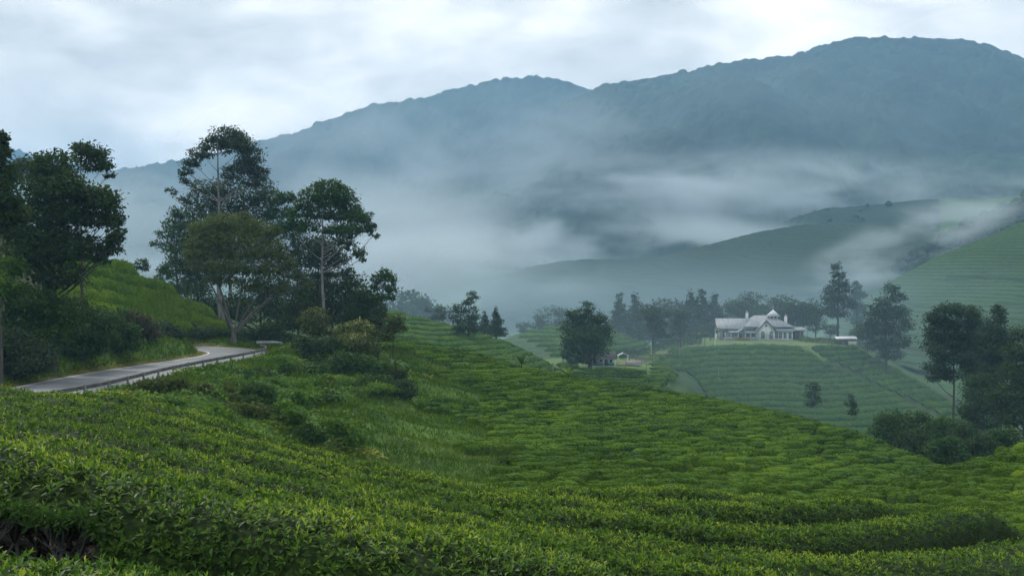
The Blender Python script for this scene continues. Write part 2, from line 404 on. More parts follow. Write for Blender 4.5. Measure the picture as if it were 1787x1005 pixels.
L6 = [K([(600, 600, 560), (2000, 575, 560)]),
      K([(600, 560, 840), (850, 497, 880), (920, 468, 890), (980, 457, 900), (1040, 453, 900), (1100, 457, 900), (1160, 448, 900), (1230, 430, 905), (1320, 408, 910), (1400, 395, 915), (1510, 391, 920), (1600, 392, 920), (1800, 400, 920)])]
L6b = [K([(1200, 520, 940), (1900, 480, 940)]), K([(1200, 470, 1080), (1300, 424, 1100), (1380, 384, 1110), (1440, 366, 1120), (1510, 361, 1130), (1600, 352, 1140), (1900, 330, 1150)])]
L7 = [K([(1450, 590, 600), (2400, 540, 600)]), K([(1450, 545, 740), (1540, 478, 750), (1600, 440, 760), (1680, 395, 770), (1740, 366, 775), (1787, 345, 780), (1950, 290, 790), (2400, 240, 790)])]
L8 = [K([(400, 560, 1000), (2400, 520, 1000)]),
      K([(400, 520, 1300), (700, 440, 1350), (900, 400, 1400), (1200, 350, 1450), (1500, 330, 1450), (1787, 320, 1400), (2400, 320, 1400)]),
      K([(400, 470, 1900), (700, 330, 2000), (870, 246, 2100), (940, 210, 2150), (1020, 170, 2200), (1060, 153, 2200), (1130, 143, 2220), (1200, 133, 2240), (1260, 117, 2250), (1330, 110, 2250), (1400, 100, 2250), (1440, 85, 2250), (1480, 73, 2260), (1560, 72, 2270), (1640, 73, 2270), (1700, 78, 2270), (1740, 90, 2260), (1787, 105, 2250), (1950, 155, 2200), (2400, 200, 2200)])]
L9 = [K([(-800, 560, 1100), (1600, 540, 1200)]),
      K([(-800, 440, 1800), (300, 430, 1800), (700, 400, 1900), (1600, 400, 2000)]),
      K([(-800, 335, 2600), (0, 325, 2700), (200, 302, 2750), (320, 284, 2800), (400, 267, 2800), (460, 250, 2800), (520, 236, 2800), (560, 219, 2800), (600, 204, 2800), (650, 188, 2800), (700, 181, 2800), (750, 174, 2800), (800, 160, 2800), (870, 145, 2800), (930, 138, 2800), (990, 147, 2800), (1030, 163, 2800), (1100, 190, 2800), (1300, 250, 2800), (1600, 320, 2800)])]
L10 = [K([(-800, 500, 3000), (2400, 500, 3000)]), K([(-800, 215, 3500), (-300, 235, 3500), (0, 259, 3500), (30, 263, 3500), (70, 273, 3500), (130, 285, 3500), (200, 305, 3500), (320, 340, 3500), (800, 400, 3500), (2400, 330, 3500)])]

ROAD_Y = np.array([20, 45, 60, 70, 78, 85, 96, 105, 116, 124, 130, 135, 140, 143, 145, 147, 148.5])
ROAD_X = np.array([-62, -50, -42, -38, -36.2, -35.6, -36.0, -35.5, -34.3, -33.2, -33.0, -33.8, -36.2, -39.0, -41.5, -44.0, -46.0])
ROAD_W = np.array([3.8, 3.8, 3.9, 4.0, 4.1, 4.15, 4.15, 4.0, 3.8, 3.5, 3.3, 3.2, 3.1, 3.0, 3.0, 3.0, 3.0])
_s = np.concatenate([[0], np.cumsum(np.hypot(np.diff(ROAD_X), np.diff(ROAD_Y)))])
_q = np.linspace(0, _s[-1], 130)
def _sm(a):
    a = np.interp(_q, _s, a)
    for _ in range(3):
        a = np.convolve(np.pad(a, 3, 'edge'), np.ones(7) / 7, 'valid')
    return a
RX, RY, RW = _sm(ROAD_X), _sm(ROAD_Y), _sm(ROAD_W) * 1.06
ROAD_Z = -8.0

def dist_poly(X, Y, PX, PY):
    sh = X.shape; x = X.ravel(); y = Y.ravel(); best = np.full(x.shape, 1e9); idx = np.zeros(x.shape, int)
    for i in range(len(PX) - 1):
        ax, ay, bx, by = PX[i], PY[i], PX[i + 1], PY[i + 1]
        dx, dy = bx - ax, by - ay; L = dx * dx + dy * dy
        t = np.clip(((x - ax) * dx + (y - ay) * dy) / L, 0, 1)
        d = np.hypot(x - ax - t * dx, y - ay - t * dy)
        m = d < best; best[m] = d[m]; idx[m] = i
    return best.reshape(sh), idx.reshape(sh)

def bench(X, Y):
    xs = X - (np.interp(Y, [20, 45, 60, 70, 85, 96, 116, 124, 135, 160], [-62, -50, -42, -38, -35.6, -36, -34.3, -33.2, -33.0, -33.0]) + 34.5)
    z = np.interp(xs, [-140, -90, -62, -54, -49, -44.5, -42.5, -40.6, -38.6, -30.4, -28.6, -23, -16, -10, -4, 4, 40],
                  [-3, -4, -6, -6.4, -6.6, -6.9, -7.1, -7.7, -8, -8, -7.9, -8.9, -10.4, -12, -13.3, -15.5, -30])
    z = np.where(xs < -38.6, z + 1.0 * sstep(-39, -41.5, xs) * sstep(150, 140, Y) * sstep(95, 110, Y), z)
    # lumpy earth bank below the road, and a grassy shoulder by the bend
    lump = fbm(X / 7.0, Y / 7.0, 3, 5)
    z = z + lump * 3.2 * sstep(-28.5, -22, xs) + 0.3 * np.exp(-((X + 26) ** 2 + (Y - 138) ** 2) / 18)
    z = z - 0.22 * np.maximum(Y - 160, 0) - 0.3 * np.maximum(58 - Y, 0)
    return z

def base_layers(px, X, Y):
    n_far = fbm(X / 420.0, Y / 420.0, 5, 11)
    gul = fbm(X / 160.0 + 3, Y / 500.0, 4, 23)
    def relief(kn, amp):
        yc = np.interp(px, kn[-1][0], kn[-1][2]); d = np.clip((yc - Y) / yc, 0, 1)
        return amp * (n_far * 1.0 + gul * 1.1) * sstep(0.0, 0.14, d)
    ls = [landform(px, Y, L0, 0.3, 0.42) - CANOPY,
          bench(X, Y),
          landform(px, Y, L2, 0.25, 0.25) - 0.75 + 1.6 * fbm(X / 18, Y / 18, 3, 3),
          landform(px, Y, L2b, 0.3, 0.35) - 0.75,
          landform(px, Y, L3, 0.3, 0.2) + 1.2 * fbm(X / 40, Y / 40, 2, 8),
          landform(px, Y, L3b, 0.3, 0.2) + 1.2 * fbm(X / 40, Y / 40, 2, 9),
          landform(px, Y, L3c, 0.4, 0.25),
          landform(px, Y, L4, 0.5, 0.3, 0.02),
          landform(px, Y, L5, 0.35, 0.2) + 2.5 * fbm(X / 70, Y / 70, 3, 10),
          landform(px, Y, L6, 0.2, 0.25) + 3 * fbm(X / 120, Y / 120, 3, 12),
          landform(px, Y, L6b, 0.3, 0.3),
          landform(px, Y, L7, 0.4, 0.3) + 4 * fbm(X / 90, Y / 90, 3, 13),
          landform(px, Y, L8, 0.25, 0.4, 0.03) + relief(L8, 120),
          landform(px, Y, L9, 0.25, 0.4, 0.03) + relief(L9, 130),
          landform(px, Y, L10, 0.25, 0.3, 0.03),
          landform(px, Y, L11, 0.1, 0.3, 0.03),
          -44 + 0.035 * np.maximum(Y - 600, 0) + 3 * fbm(X / 80, Y / 80, 3, 14)]
    return ls
NAMES = ['near_tea', 'bench', 'bowl', 'bowl_right', 'mid_a', 'mid_b', 'yard', 'bungalow_hill', 'right_hill', 'far_hill', 'far_hill_b', 'spur', 'mountain', 'mountain_b', 'ridge', 'road_hill', 'floor']

def _height(X, Y):
    px = CX + F * X / Y
    ls = np.stack(base_layers(px, X, Y))
    which = np.argmax(ls, 0); m = np.max(ls, 0)
    w = 0.0035 * Y + 0.05
    z = m + w * np.log(np.sum(np.exp(np.clip((ls - m) / w, -30, 0)), 0))
    near = (Y > 10) & (Y < 175) & (X < 10)
    if near.any():
        d, i = dist_poly(X[near], Y[near], RX, RY)
        k = sstep(RW[i] + 3.0, RW[i] + 0.5, d)
        zz = z[near]; zz = zz + (ROAD_Z - 0.06 - zz) * np.where(which[near] == 0, 0, k)
        z[near] = zz
    return z, which

AZ_MAX = math.radians(50)
def height(X, Y, full=False):
    X = np.atleast_1d(np.asarray(X, float)); Y = np.atleast_1d(np.asarray(Y, float))
    sh = X.shape
    r = np.maximum(np.hypot(X, Y), 0.5); a = np.arctan2(X, Y)
    ac = np.clip(a, -AZ_MAX, AZ_MAX)
    z, w = _height((r * np.sin(ac)).ravel(), (r * np.cos(ac)).ravel())
    z = z.reshape(sh); w = w.reshape(sh)
    out = np.abs(a) > AZ_MAX
    if out.any():
        f = sstep(AZ_MAX, math.pi, np.abs(a[out])) * 0.5
        ro = r[out]; sg = -np.sign(a[out])
        z2, _ = _height(ro * np.sin(sg * AZ_MAX), np.full_like(ro, math.cos(AZ_MAX)) * ro)
        z[out] = z[out] * (1 - f) + z2 * f
    return (z, w) if full else z

def zat(x, y):
    return float(height([x], [y])[0])

# ------------------------------------------------------------------ ground sheet
R_MAX = 4300.0
ucol = np.linspace(-0.62, 0.62, 370)
az = np.concatenate([np.linspace(-math.pi, math.atan(-0.62), 44)[:-1], np.arctan(ucol), np.linspace(math.atan(0.62), math.pi, 44)[1:-1]])
def radii():
    r = [1.2]
    while r[-1] < R_MAX:
        x = r[-1]
        st = 0.026 if x < 40 else 0.014 if x < 175 else 0.013 if x < 350 else 0.024 if x < 1000 else 0.03 if x < 2050 else 0.009 if x < 2330 else 0.03 if x < 2680 else 0.009 if x < 2960 else 0.02
        r.append(x * (1 + st))
    return np.array(r)
rad = radii()
A, R_ = np.meshgrid(az, rad)
GX, GY = R_ * np.sin(A), R_ * np.cos(A)
GZ, GW = height(GX, GY, True)
# nearest-to-farthest running maximum of slope, to know what is hidden behind what
GT = GZ / np.maximum(GY, 0.1)
RUN = np.maximum.accumulate(GT, axis=0)

def hidden_by(X, Y, Z):
    """metres by which a point lies below the line of sight over nearer ground (negative: in view)"""
    ia = np.clip(np.searchsorted(az, np.arctan2(X, Y)), 0, len(az) - 1)
    ir = np.clip(np.searchsorted(rad, np.hypot(X, Y)) - 2, 0, len(rad) - 1)
    return (RUN[ir, ia] - Z / Y) * Y

def cover_colour(X, Y, Z, W):
    c = np.zeros(X.shape + (3,))
    soil = np.array((0.055, 0.04, 0.024)); teag = np.array((0.05, 0.105, 0.024)); grass = np.array((0.085, 0.16, 0.024)); wood = np.array((0.014, 0.028, 0.016))
    lawn = np.array((0.11, 0.165, 0.05)); bank = np.array((0.07, 0.13, 0.02)); wild = np.array((0.035, 0.075, 0.02))
    tab = [soil, bank, soil * 0.4 + wild * 0.6, soil * 0.4 + wild * 0.6, wild, wild, teag * 0.8 + grass * 0.2, soil * 0.3 + wild * 0.7, teag, teag, teag * 0.8 + wood * 0.2, wood, wood, wood, wood, soil * 0.4 + wild * 0.4, wild]
    for i, k in enumerate(tab):
        c[W == i] = k
    m = (W == 7) & (Y > 300)
    c[m] = wild * 0.8 + grass * 0.2
    m = (W == 7) & (np.abs(X - 72) < 27) & (Y > 299) & (Y < 350)
    c[m] = lawn
    m = (W == 6) | ((W == 7) & (X < 49) & (X > 28) & (Y > 284))
    c[m] = (lawn * 0.6 + grass * 0.4)
    near = (Y > 30) & (Y < 175) & (X < 0) & (W == 1)
    if near.any():
        d, i = dist_poly(X[near], Y[near], RX, RY); e = d - RW[i]
        k = sstep(2.2, 0.4, e)[:, None]
        verge = np.array((0.17, 0.135, 0.05)) * (0.6 + 0.5 * vnoise(X[near] / 3, Y[near] / 3, 4))[:, None]
        cc = c[near]
        leftg = sstep(6.5, 4.0, e)[:, None]
        cc = cc * (1 - leftg) + grass * leftg
        cc = cc * (1 - k) + verge * k
        c[near] = cc
    return c
COL = cover_colour(GX, GY, GZ, GW)
nr, na = GX.shape
V = np.stack([GX, GY, GZ], -1).reshape(-1, 3)
i = np.arange(nr - 1)[:, None] * na; j = np.arange(na)[None, :]; k = (j + 1) % na
Q = np.stack([i + j, i + k, i + na + k, i + na + j], -1).reshape(-1, 4)[:, ::-1]
cen = len(V)
V = np.vstack([V, [[0, 0, float(GZ[0].mean())]]])
T = np.stack([np.arange(na), (np.arange(na) + 1) % na, np.full(na, cen)], -1)
g = link('ground', mesh('ground', V, T=T, Q=Q, smooth=True, colors=np.vstack([COL.reshape(-1, 3), [[0.05, 0.04, 0.02]]])), M['ground'])
tag(g, 'green hills, valley floor and forested mountains', 'ground', kind='structure')

# ------------------------------------------------------------------ road, edge lines, track
def strip(PX, PY, off0, off1, z, zf=None):
    tx, ty = np.gradient(PX), np.gradient(PY); L = np.hypot(tx, ty); nx, ny = ty / L, -tx / L      # to the right
    a = np.stack([PX + nx * off0, PY + ny * off0, np.full_like(PX, z)], -1)
    b = np.stack([PX + nx * off1, PY + ny * off1, np.full_like(PX, z)], -1)
    V = np.stack([a, b], 1).reshape(-1, 3); n = len(PX)
    i = np.arange(n - 1) * 2
    return V, np.stack([i, i + 1, i + 3, i + 2], -1)
Vr, Qr = strip(RX, RY, -RW, RW, ROAD_Z)
road = link('road', mesh('road', Vr, Q=Qr, smooth=True), M['asphalt'])
tag(road, 'grey tarmac road curving past the left hill', 'road', kind='structure')
for s in (-1, 1):
    Vl, Ql = strip(RX, RY, s * (RW - 0.32), s * (RW - 0.16), ROAD_Z + 0.006)
    if s < 0: pass
    link('edge_line', mesh('edge_line', Vl, Q=Ql), M['paint'], road)

# ------------------------------------------------------------------ near tea hedges (each hedge row is one thing)
def canopy(X, Y):
    return landform(CX + F * X / Y, Y, L0, 0.3, 0.42)
def row_bend(X):
    return (7.1 + 3.2 * sstep(0, 8, X)) * (np.sqrt(1 + ((X - 1.0) / 6.5) ** 2) - 1)
def row_y(X, s):
    return s + sstep(5, 19, s) * row_bend(X) * (0.55 + 0.45 * sstep(8, 20, s))
def solve_x(u, s):
    X = u * s
    for _ in range(12):
        X = 0.5 * X + 0.5 * u * row_y(X, s)
    return X
def ridge_noise(X, Y):
    return 0.30 * fbm(X / 1.1, Y / 1.1, 3, 31) + 0.20 * fbm(X / 4.0, Y / 4.0, 2, 37)
ORD = ['nearest', 'second', 'third', 'fourth', 'fifth', 'sixth', 'seventh', 'eighth', 'ninth', 'tenth', 'eleventh', 'twelfth', 'thirteenth', 'fourteenth', 'fifteenth', 'sixteenth', 'seventeenth', 'eighteenth', 'nineteenth', 'twentieth']
edges = [(3.4, 8.45), (9.3, 11.5)]
s0 = 11.85
while s0 < 32.5:
    w_ = 2.1 + 0.55 * _h(np.array([len(edges)]), np.array([3]), 9)[0] + 0.012 * s0
    edges.append((s0, s0 + w_)); s0 += w_ + 0.62
def section(q):
    """rounded hedge section: q 0..1 round the outline -> across 0..1, height 0..1"""
    a = math.pi * (1 - q)
    c, s_ = np.cos(a), np.sin(a)
    e_ = 0.66
    return 0.5 + 0.5 * np.sign(c) * np.abs(c) ** e_, np.abs(s_) ** e_
_q = np.linspace(0, 1, 400); _b, _hh = section(_q)
_arc = np.concatenate([[0], np.cumsum(np.hypot(np.diff(_b) * 2.2, np.diff(_hh) * 0.95))])
def even_q(r, n): return np.interp(r.uniform(0, _arc[-1], n), _arc, _q)
n_leaf_total = 0
for hk, (sa, sb) in enumerate(edges):
    r_ = np.random.default_rng(100 + hk)
    nx = 90; nq = 15 if hk > 1 else 25
    us = np.linspace(-0.60, 0.60, nx)
    q = np.linspace(0, 1, nq)
    b, h = section(q)
    def place(u, b, h, sink=0.0):
        wob = 0.22 * (vnoise(u * 23 + 5, np.full_like(u, hk * 3.1), 44) - 0.5)
        s = sa + (sb - sa) * (0.5 + (b - 0.5) * (1 - 0.26 * sstep(-0.05, 0.25, u))) + wob
        X = solve_x(u, s); Y = row_y(X, s)
        top = canopy(X, Y) + ridge_noise(X, Y)
        gnd = canopy(X, Y) - CANOPY
        if hk == 1:       # this hedge stands on bare stems at its left end
            lo = sstep(-0.345, -0.39, u) * 0.70
            h = np.maximum(h, lo)
        return X, Y, gnd + (top - gnd) * h - sink
    U, Bq = np.meshgrid(us, b, indexing='ij'); _, Hq = np.meshgrid(us, h, indexing='ij')
    X, Y, Z = place(U.ravel(), Bq.ravel(), Hq.ravel(), 0.0)
    shr = 0.05
    cz = canopy(X, Y) - CANOPY
    Z = cz + (Z - cz) * 0.93
    Vb = np.stack([X, Y, Z], -1)
    i = np.arange(nx - 1)[:, None] * nq; j = np.arange(nq - 1)[None, :]
    Qb = np.stack([i + j, i + j + 1, i + nq + j + 1, i + nq + j], -1).reshape(-1, 4)
    if hk == 0: lab = 'nearest tea hedge along the bottom edge, glossy leaves and pale new shoots'
    elif hk == 1: lab = 'second tea hedge from the bottom, bare woody stems showing at its left end'
    elif hk == len(edges) - 1: lab = 'farthest tea hedge of the near slope, on its crest below the road'
    else: lab = '%s tea hedge up from the bottom edge on the near slope' % ORD[hk] if hk < 20 else 'tea hedge near the crest of the near slope'
    t_ = thing('tea_hedge', lab, 'tea hedge', (float(X.mean()), float(Y.mean()), float(cz.mean())), 'tea hedges on the near slope')
    off = np.array(t_.location)
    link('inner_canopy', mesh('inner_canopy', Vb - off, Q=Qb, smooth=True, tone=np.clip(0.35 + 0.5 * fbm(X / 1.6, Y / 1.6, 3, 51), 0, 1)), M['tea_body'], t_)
    # leaves
    ym = float(np.median(row_y(solve_x(us, (sa + sb) / 2), (sa + sb) / 2)))
    xa = solve_x(us, (sa + sb) / 2); ya = row_y(xa, (sa + sb) / 2)
    area = float(np.sum(np.hypot(np.diff(xa), np.diff(ya)) * (sb - sa + 0.9) * 860 * np.clip(9.0 / (0.5 * (ya[1:] + ya[:-1])), 0, 1.3) ** 1.0))
    n = int(area * (1.5 if hk == 1 else 1.1 if hk < 3 else 0.84))
    n_leaf_total += n
    ms = n // 5
    us_ = r_.uniform(-0.57, 0.57, ms); qs_ = even_q(r_, ms)
    bs_, hs_ = section(qs_)
    hs_ = np.clip(hs_ - np.abs(r_.normal(0, 0.04, ms)), 0.04, 1)
    X, Y, Z = place(us_, bs_, hs_)
    Z = Z + 0.03 * r_.normal(size=ms)
    e1 = (bs_ - 0.5) * 2
    ax_ = np.zeros((ms, 3)); ax_[:, 1] = np.sign(e1) * np.abs(e1) ** 5 * 1.3; ax_[:, 2] = 0.6 + 0.4 * hs_
    ax_ = unit(ax_ + r_.normal(0, 0.28, (ms, 3)))
    sc_ = np.clip(Y / 9.0, 0.9, 6) ** 0.25 * r_.uniform(0.75, 1.2, ms)
    patch = fbm(X / 1.6, Y / 1.6, 3, 51)
    flush = np.clip(0.5 + 1.5 * patch + r_.normal(0, 0.3, ms), 0, 1) * hs_ ** 2          # how much new growth a shoot carries
    t1 = unit(np.cross(ax_, np.array([0.3, 0.2, 1.0]) + r_.normal(0, .2, (ms, 3)))); t2 = np.cross(ax_, t1)
    P, D, Nn, L, Wd, tone, YY = [], [], [], [], [], [], []
    ph0 = r_.uniform(0, 6.28, ms)
    for k_ in range(5):
        ph = ph0 + k_ * 2.4 + r_.normal(0, .3, ms); el = np.radians([8, 22, 38, 55, 74][k_]) + r_.normal(0, .18, ms)
        rd = np.cos(ph)[:, None] * t1 + np.sin(ph)[:, None] * t2
        dk = unit(rd * np.cos(el)[:, None] + ax_ * np.sin(el)[:, None])
        P.append(np.stack([X, Y, Z], -1) + ax_ * (sc_ * (0.016 * k_ - 0.03))[:, None]); D.append(dk)
        Nn.append(unit(ax_ * np.cos(el)[:, None] - rd * np.sin(el)[:, None] + r_.normal(0, .2, (ms, 3))))
        lk_ = [0.092, 0.088, 0.08, 0.064, 0.048][k_] * sc_ * r_.uniform(.85, 1.15, ms); L.append(lk_); Wd.append(lk_ * [0.46, 0.44, 0.42, 0.38, 0.30][k_])
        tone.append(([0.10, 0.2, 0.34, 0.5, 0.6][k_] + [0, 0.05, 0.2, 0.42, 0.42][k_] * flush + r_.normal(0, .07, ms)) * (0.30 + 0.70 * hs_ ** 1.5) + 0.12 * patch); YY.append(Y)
    P = np.vstack(P); D = np.vstack(D); Nn = np.vstack(Nn); L = np.concatenate(L); Wd = np.concatenate(Wd); tone = np.concatenate(tone); Y = np.concatenate(YY)
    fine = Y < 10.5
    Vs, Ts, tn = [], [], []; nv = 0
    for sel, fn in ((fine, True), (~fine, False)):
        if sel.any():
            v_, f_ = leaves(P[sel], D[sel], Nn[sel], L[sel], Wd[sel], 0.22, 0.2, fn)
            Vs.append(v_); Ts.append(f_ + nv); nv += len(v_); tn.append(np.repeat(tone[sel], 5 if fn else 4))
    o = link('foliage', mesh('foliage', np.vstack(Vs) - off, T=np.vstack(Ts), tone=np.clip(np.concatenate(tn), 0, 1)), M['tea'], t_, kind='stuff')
    if hk == 1:
        rs = random.Random(5)
        for sx in (-0.385, -0.40, -0.425, -0.447, -0.472, -0.505, -0.54, -0.57):
            for tr_ in range(3):
                s = sa + (0.35 + 0.55 * rs.random())
                x = float(solve_x(np.array([sx + rs.uniform(-0.008, 0.008)]), s)[0]); y = float(row_y(np.array([x]), s)[0])
                gz = float(canopy(np.array([x]), np.array([y]))[0]) - CANOPY
                m_ = MB(); base = np.array([x, y, gz - 0.05])
                p1 = base + np.array([rs.uniform(-.14, .14), rs.uniform(-.1, .1), rs.uniform(.16, .3)])
                m_.tube([base, (base + p1) / 2 + np.array([rs.uniform(-.03, .03), 0, 0]), p1], [0.026, 0.021, 0.018], 7)
                for br in range(6):
                    an = rs.uniform(0, 6.28); e2 = p1 + np.array([math.cos(an) * rs.uniform(.15, .42), math.sin(an) * rs.uniform(.12, .3), rs.uniform(.22, .5)])
                    mid_ = (p1 + e2) / 2 + np.array([rs.uniform(-.06, .06), rs.uniform(-.06, .06), -0.03])
                    m_.tube([p1, mid_, e2], [0.015, 0.010, 0.006], 6)
                    for tw in range(2):
                        e3 = mid_ + np.array([rs.uniform(-.16, .16), rs.uniform(-.14, .14), rs.uniform(.1, .3)])
                        m_.tube([mid_, (mid_ + e3) / 2 + np.array([0.02, 0, -0.02]), e3], [0.009, 0.007, 0.004], 4)
                m_.v = [(a_ - off[0], b_ - off[1], c_ - off[2]) for a_, b_, c_ in m_.v]
                m_.build('stem', M['bark_pale'] if tr_ else M['bark_dark'], t_, smooth=True)
print('near leaves', n_leaf_total)

# fallen leaves and twigs on the soil under the left end of the second hedge
r_ = np.random.default_rng(61)
n = 2600
u = r_.uniform(-0.62, -0.33, n); s = r_.uniform(8.3, 10.6, n); X = solve_x(u, s); Y = row_y(X, s)
P = np.stack([X, Y, canopy(X, Y) - CANOPY + 0.012 + 0.02 * r_.random(n)], -1)
D = unit(r_.normal(size=(n, 3)) * np.array([1, 1, 0.2])); Nn = unit(np.array([0, 0, 1.]) + r_.normal(0, .3, (n, 3)))
v_, f_ = leaves(P, D, Nn, 0.05 + 0.06 * r_.random(n), 0.02 + 0.02 * r_.random(n), 0.1, 0.1)
M['litter'] = foliage('leaf_litter', [(0.0, (0.03, 0.018, 0.01)), (0.6, (0.10, 0.06, 0.03)), (1.0, (0.2, 0.14, 0.07))], 0.8, 0.0, 3.0, 0.3, 0.2)
tag(link('leaf_litter', mesh('leaf_litter', v_, T=f_, tone=np.repeat(r_.random(n), 4)), M['litter'], kind='stuff'), 'dry brown leaf litter on the soil under the bare tea stems', 'leaf litter')

# ------------------------------------------------------------------ tea bushes of the bowl, the right slope and the hill over the road
def bush_parts(seed, ncard, nu=12, nv=5, csize=0.13):
    """cushion 2 long (x), 2 wide (y), 1 high: body verts/quads + leaf cards"""
    r = np.random.default_rng(seed)
    V = []; Q = []
    for a in range(nv + 1):
        ph = (a / nv) * math.pi / 2
        for b in range(nu):
            th = 2 * math.pi * b / nu
            ex = 0.66
            cx_, sx_ = math.cos(th), math.sin(th)
            rr = math.cos(ph) ** 0.40
            k = 1 + 0.16 * (r.random() - 0.5)
            V.append((np.sign(cx_) * abs(cx_) ** ex * rr * k, np.sign(sx_) * abs(sx_) ** ex * rr * k, (math.sin(ph) ** 0.45) * (1 + 0.14 * (r.random() - 0.5))))
    V = np.array(V)
    for a in range(nv):
        for b in range(nu):
            Q.append((a * nu + b, a * nu + (b + 1) % nu, (a + 1) * nu + (b + 1) % nu, (a + 1) * nu + b))
    Q = np.array(Q)
    th = r.uniform(0, 2 * math.pi, ncard); ph = np.arcsin(r.uniform(0.25, 1, ncard) ** 0.8)
    c_, s_ = np.cos(th), np.sin(th); rr = np.cos(ph) ** 0.40
    P = np.stack([np.sign(c_) * np.abs(c_) ** .66 * rr, np.sign(s_) * np.abs(s_) ** .66 * rr, np.sin(ph) ** 0.45], -1)
    D = unit(P * np.array([.4, .4, .5]) + r.normal(0, .5, (ncard, 3))); Nn = unit(np.array([0, 0, 1.]) + r.normal(0, .6, (ncard, 3)))
    v, t = leaves(P - D * csize * 0.3, D, Nn, csize * (0.7 + 0.6 * r.random(ncard)), csize * 0.6, .2, .1)
    tn = np.concatenate([0.22 + 0.25 * r.random(len(V)), np.repeat(0.15 + 0.8 * r.random(ncard), 4)])
    # lower rim is older, darker leaf
    return np.vstack([V, v]), Q, t + len(V), tn

def bush_sites():
    out = []
    # bowl: meandering rows
    dy, dx = 1.5, 2.15
    X, Y = np.meshgrid(np.arange(-40, 90, dx), np.arange(60, 180, dy))
    r = np.random.default_rng(3)
    X = X + (np.arange(X.shape[0]) % 2)[:, None] * dx * 0.5
    X = X.ravel() + r.normal(0, 0.5, X.size); Y = Y.ravel() + r.normal(0, 0.09, Y.size)
    ang = 0.16
    wx = 9 * fbm(X / 45, Y / 45, 2, 71); wy = 9 * fbm(X / 30 + 9, Y / 30, 2, 72) + 2.6 * fbm(X / 11, Y / 11, 2, 73)
    X2 = X + wx; Y2 = Y + wy + ang * X
    # local row direction
    e = 0.5
    wy2 = 9 * fbm((X + e) / 30 + 9, Y / 30, 2, 72) + 2.6 * fbm((X + e) / 11, Y / 11, 2, 73); wx2 = 9 * fbm((X + e) / 45, Y / 45, 2, 71)
    rot = np.arctan2(wy2 - wy + ang * e, e + wx2 - wx)
    z, w = height(X2, Y2, True)
    px = CX + F * X2 / Y2
    pth = np.abs(fbm(X2 / 60 + 4, Y2 / 60, 2, 79)) < 0.006
    ok = ((w == 2) | (w == 3)) & ~pth & (r.random(X2.size) > 0.03) & (px > 610) & (px < 1880) & (hidden_by(X2, Y2, z + 0.8) < 0.7)
    out.append(np.stack([X2, Y2, z, rot, dx * (0.56 + 0.26 * r.random(z.size)), dy * (0.45 + 0.12 * r.random(z.size)), 0.85 + 0.24 * r.random(z.size)], -1)[ok])
    # plots below the little white house
    X, Y = np.meshgrid(np.arange(5, 58, 2.3), np.arange(196, 290, 1.7))
    X = X.ravel() + r.normal(0, .5, X.size); Y = Y.ravel() + r.normal(0, .12, Y.size)
    Y = Y + 4 * fbm(X / 20, Y / 20, 2, 78)
    z, w = height(X, Y, True); px = CX + F * X / Y
    ok = ((w == 6) | ((w == 7) & (px < 1190))) & ~((px > 1000) & (px < 1140) & (Y > 240)) & (hidden_by(X, Y, z + 0.8) < 0.5) & (z < -17.9)
    out.append(np.stack([X, Y, z, r.normal(0, .2, z.size), np.full_like(z, 1.4), np.full_like(z, .92), np.full_like(z, .85)], -1)[ok])
    return out
bs_ = bush_sites()
bowl = np.vstack(bs_)
print('bushes', len(bowl), len(bs_[1]))
sites = np.c_[bowl, np.zeros(len(bowl))]
pxs = CX + F * sites[:, 0] / sites[:, 1]
inf = (pxs > 0) & (pxs < 1787) & (hidden_by(sites[:, 0], sites[:, 1], sites[:, 2] + 0.75) < 0.05)
order = np.argsort(np.where(inf, sites[:, 1], 1e6))
big = set(order[:296].tolist())
protos = []
for s in range(6):
    v, q_, t_, tn = bush_parts(200 + s, 620, 14, 6, 0.115)
    protos.append(mesh('tea_bush', v, T=t_, Q=q_, tone=tn, smooth=False))
rr = np.random.default_rng(8)
for k_ in sorted(big):
    X, Y, Z, rot, a, b, hgt, kind_ = sites[k_]
    o = link('tea_bush', protos[rr.integers(6)], M['tea_mid'], loc=(X, Y, Z - 0.04))
    o.scale = (a * rr.uniform(.92, 1.12), b * rr.uniform(.92, 1.1), hgt * rr.uniform(.85, 1.12)); o.rotation_euler = (0, 0, rot + rr.normal(0, .16))
    tag(o, 'clipped green tea bush in the rows of the bowl below the near slope', 'tea bush', 'tea bushes in the bowl')
for kind_, lab in ((0, 'clipped tea bushes in meandering rows on the far side of the bowl'),):
    idx = np.array([k_ for k_ in range(len(sites)) if k_ not in big and sites[k_, 7] == kind_])
    var = [bush_parts(300 + s, 48, 9, 4, 0.2) for s in range(8)]
    Vs, Qs, Ts, tn = [], [], [], []; nv = 0
    for k_ in idx:
        X, Y, Z, rot, a, b, hgt, _ = sites[k_]
        v, q_, t_, t0 = var[rr.integers(8)]
        p = v * np.array([a, b, hgt]) * rr.uniform(.9, 1.1)
        c_, s_ = math.cos(rot), math.sin(rot)
        Vs.append(np.stack([p[:, 0] * c_ - p[:, 1] * s_ + X, p[:, 0] * s_ + p[:, 1] * c_ + Y, p[:, 2] + Z - 0.04], -1))
        Qs.append(q_ + nv); Ts.append(t_ + nv); tn.append(np.clip(t0 + rr.uniform(-.18, .18), 0, 1)); nv += len(v)
    if Vs:
        o = link('tea_plantation', mesh('tea_plantation', np.vstack(Vs), T=np.vstack(Ts), Q=np.vstack(Qs), tone=np.concatenate(tn)), M['tea_mid'], kind='stuff')
        tag(o, lab, 'tea bushes')

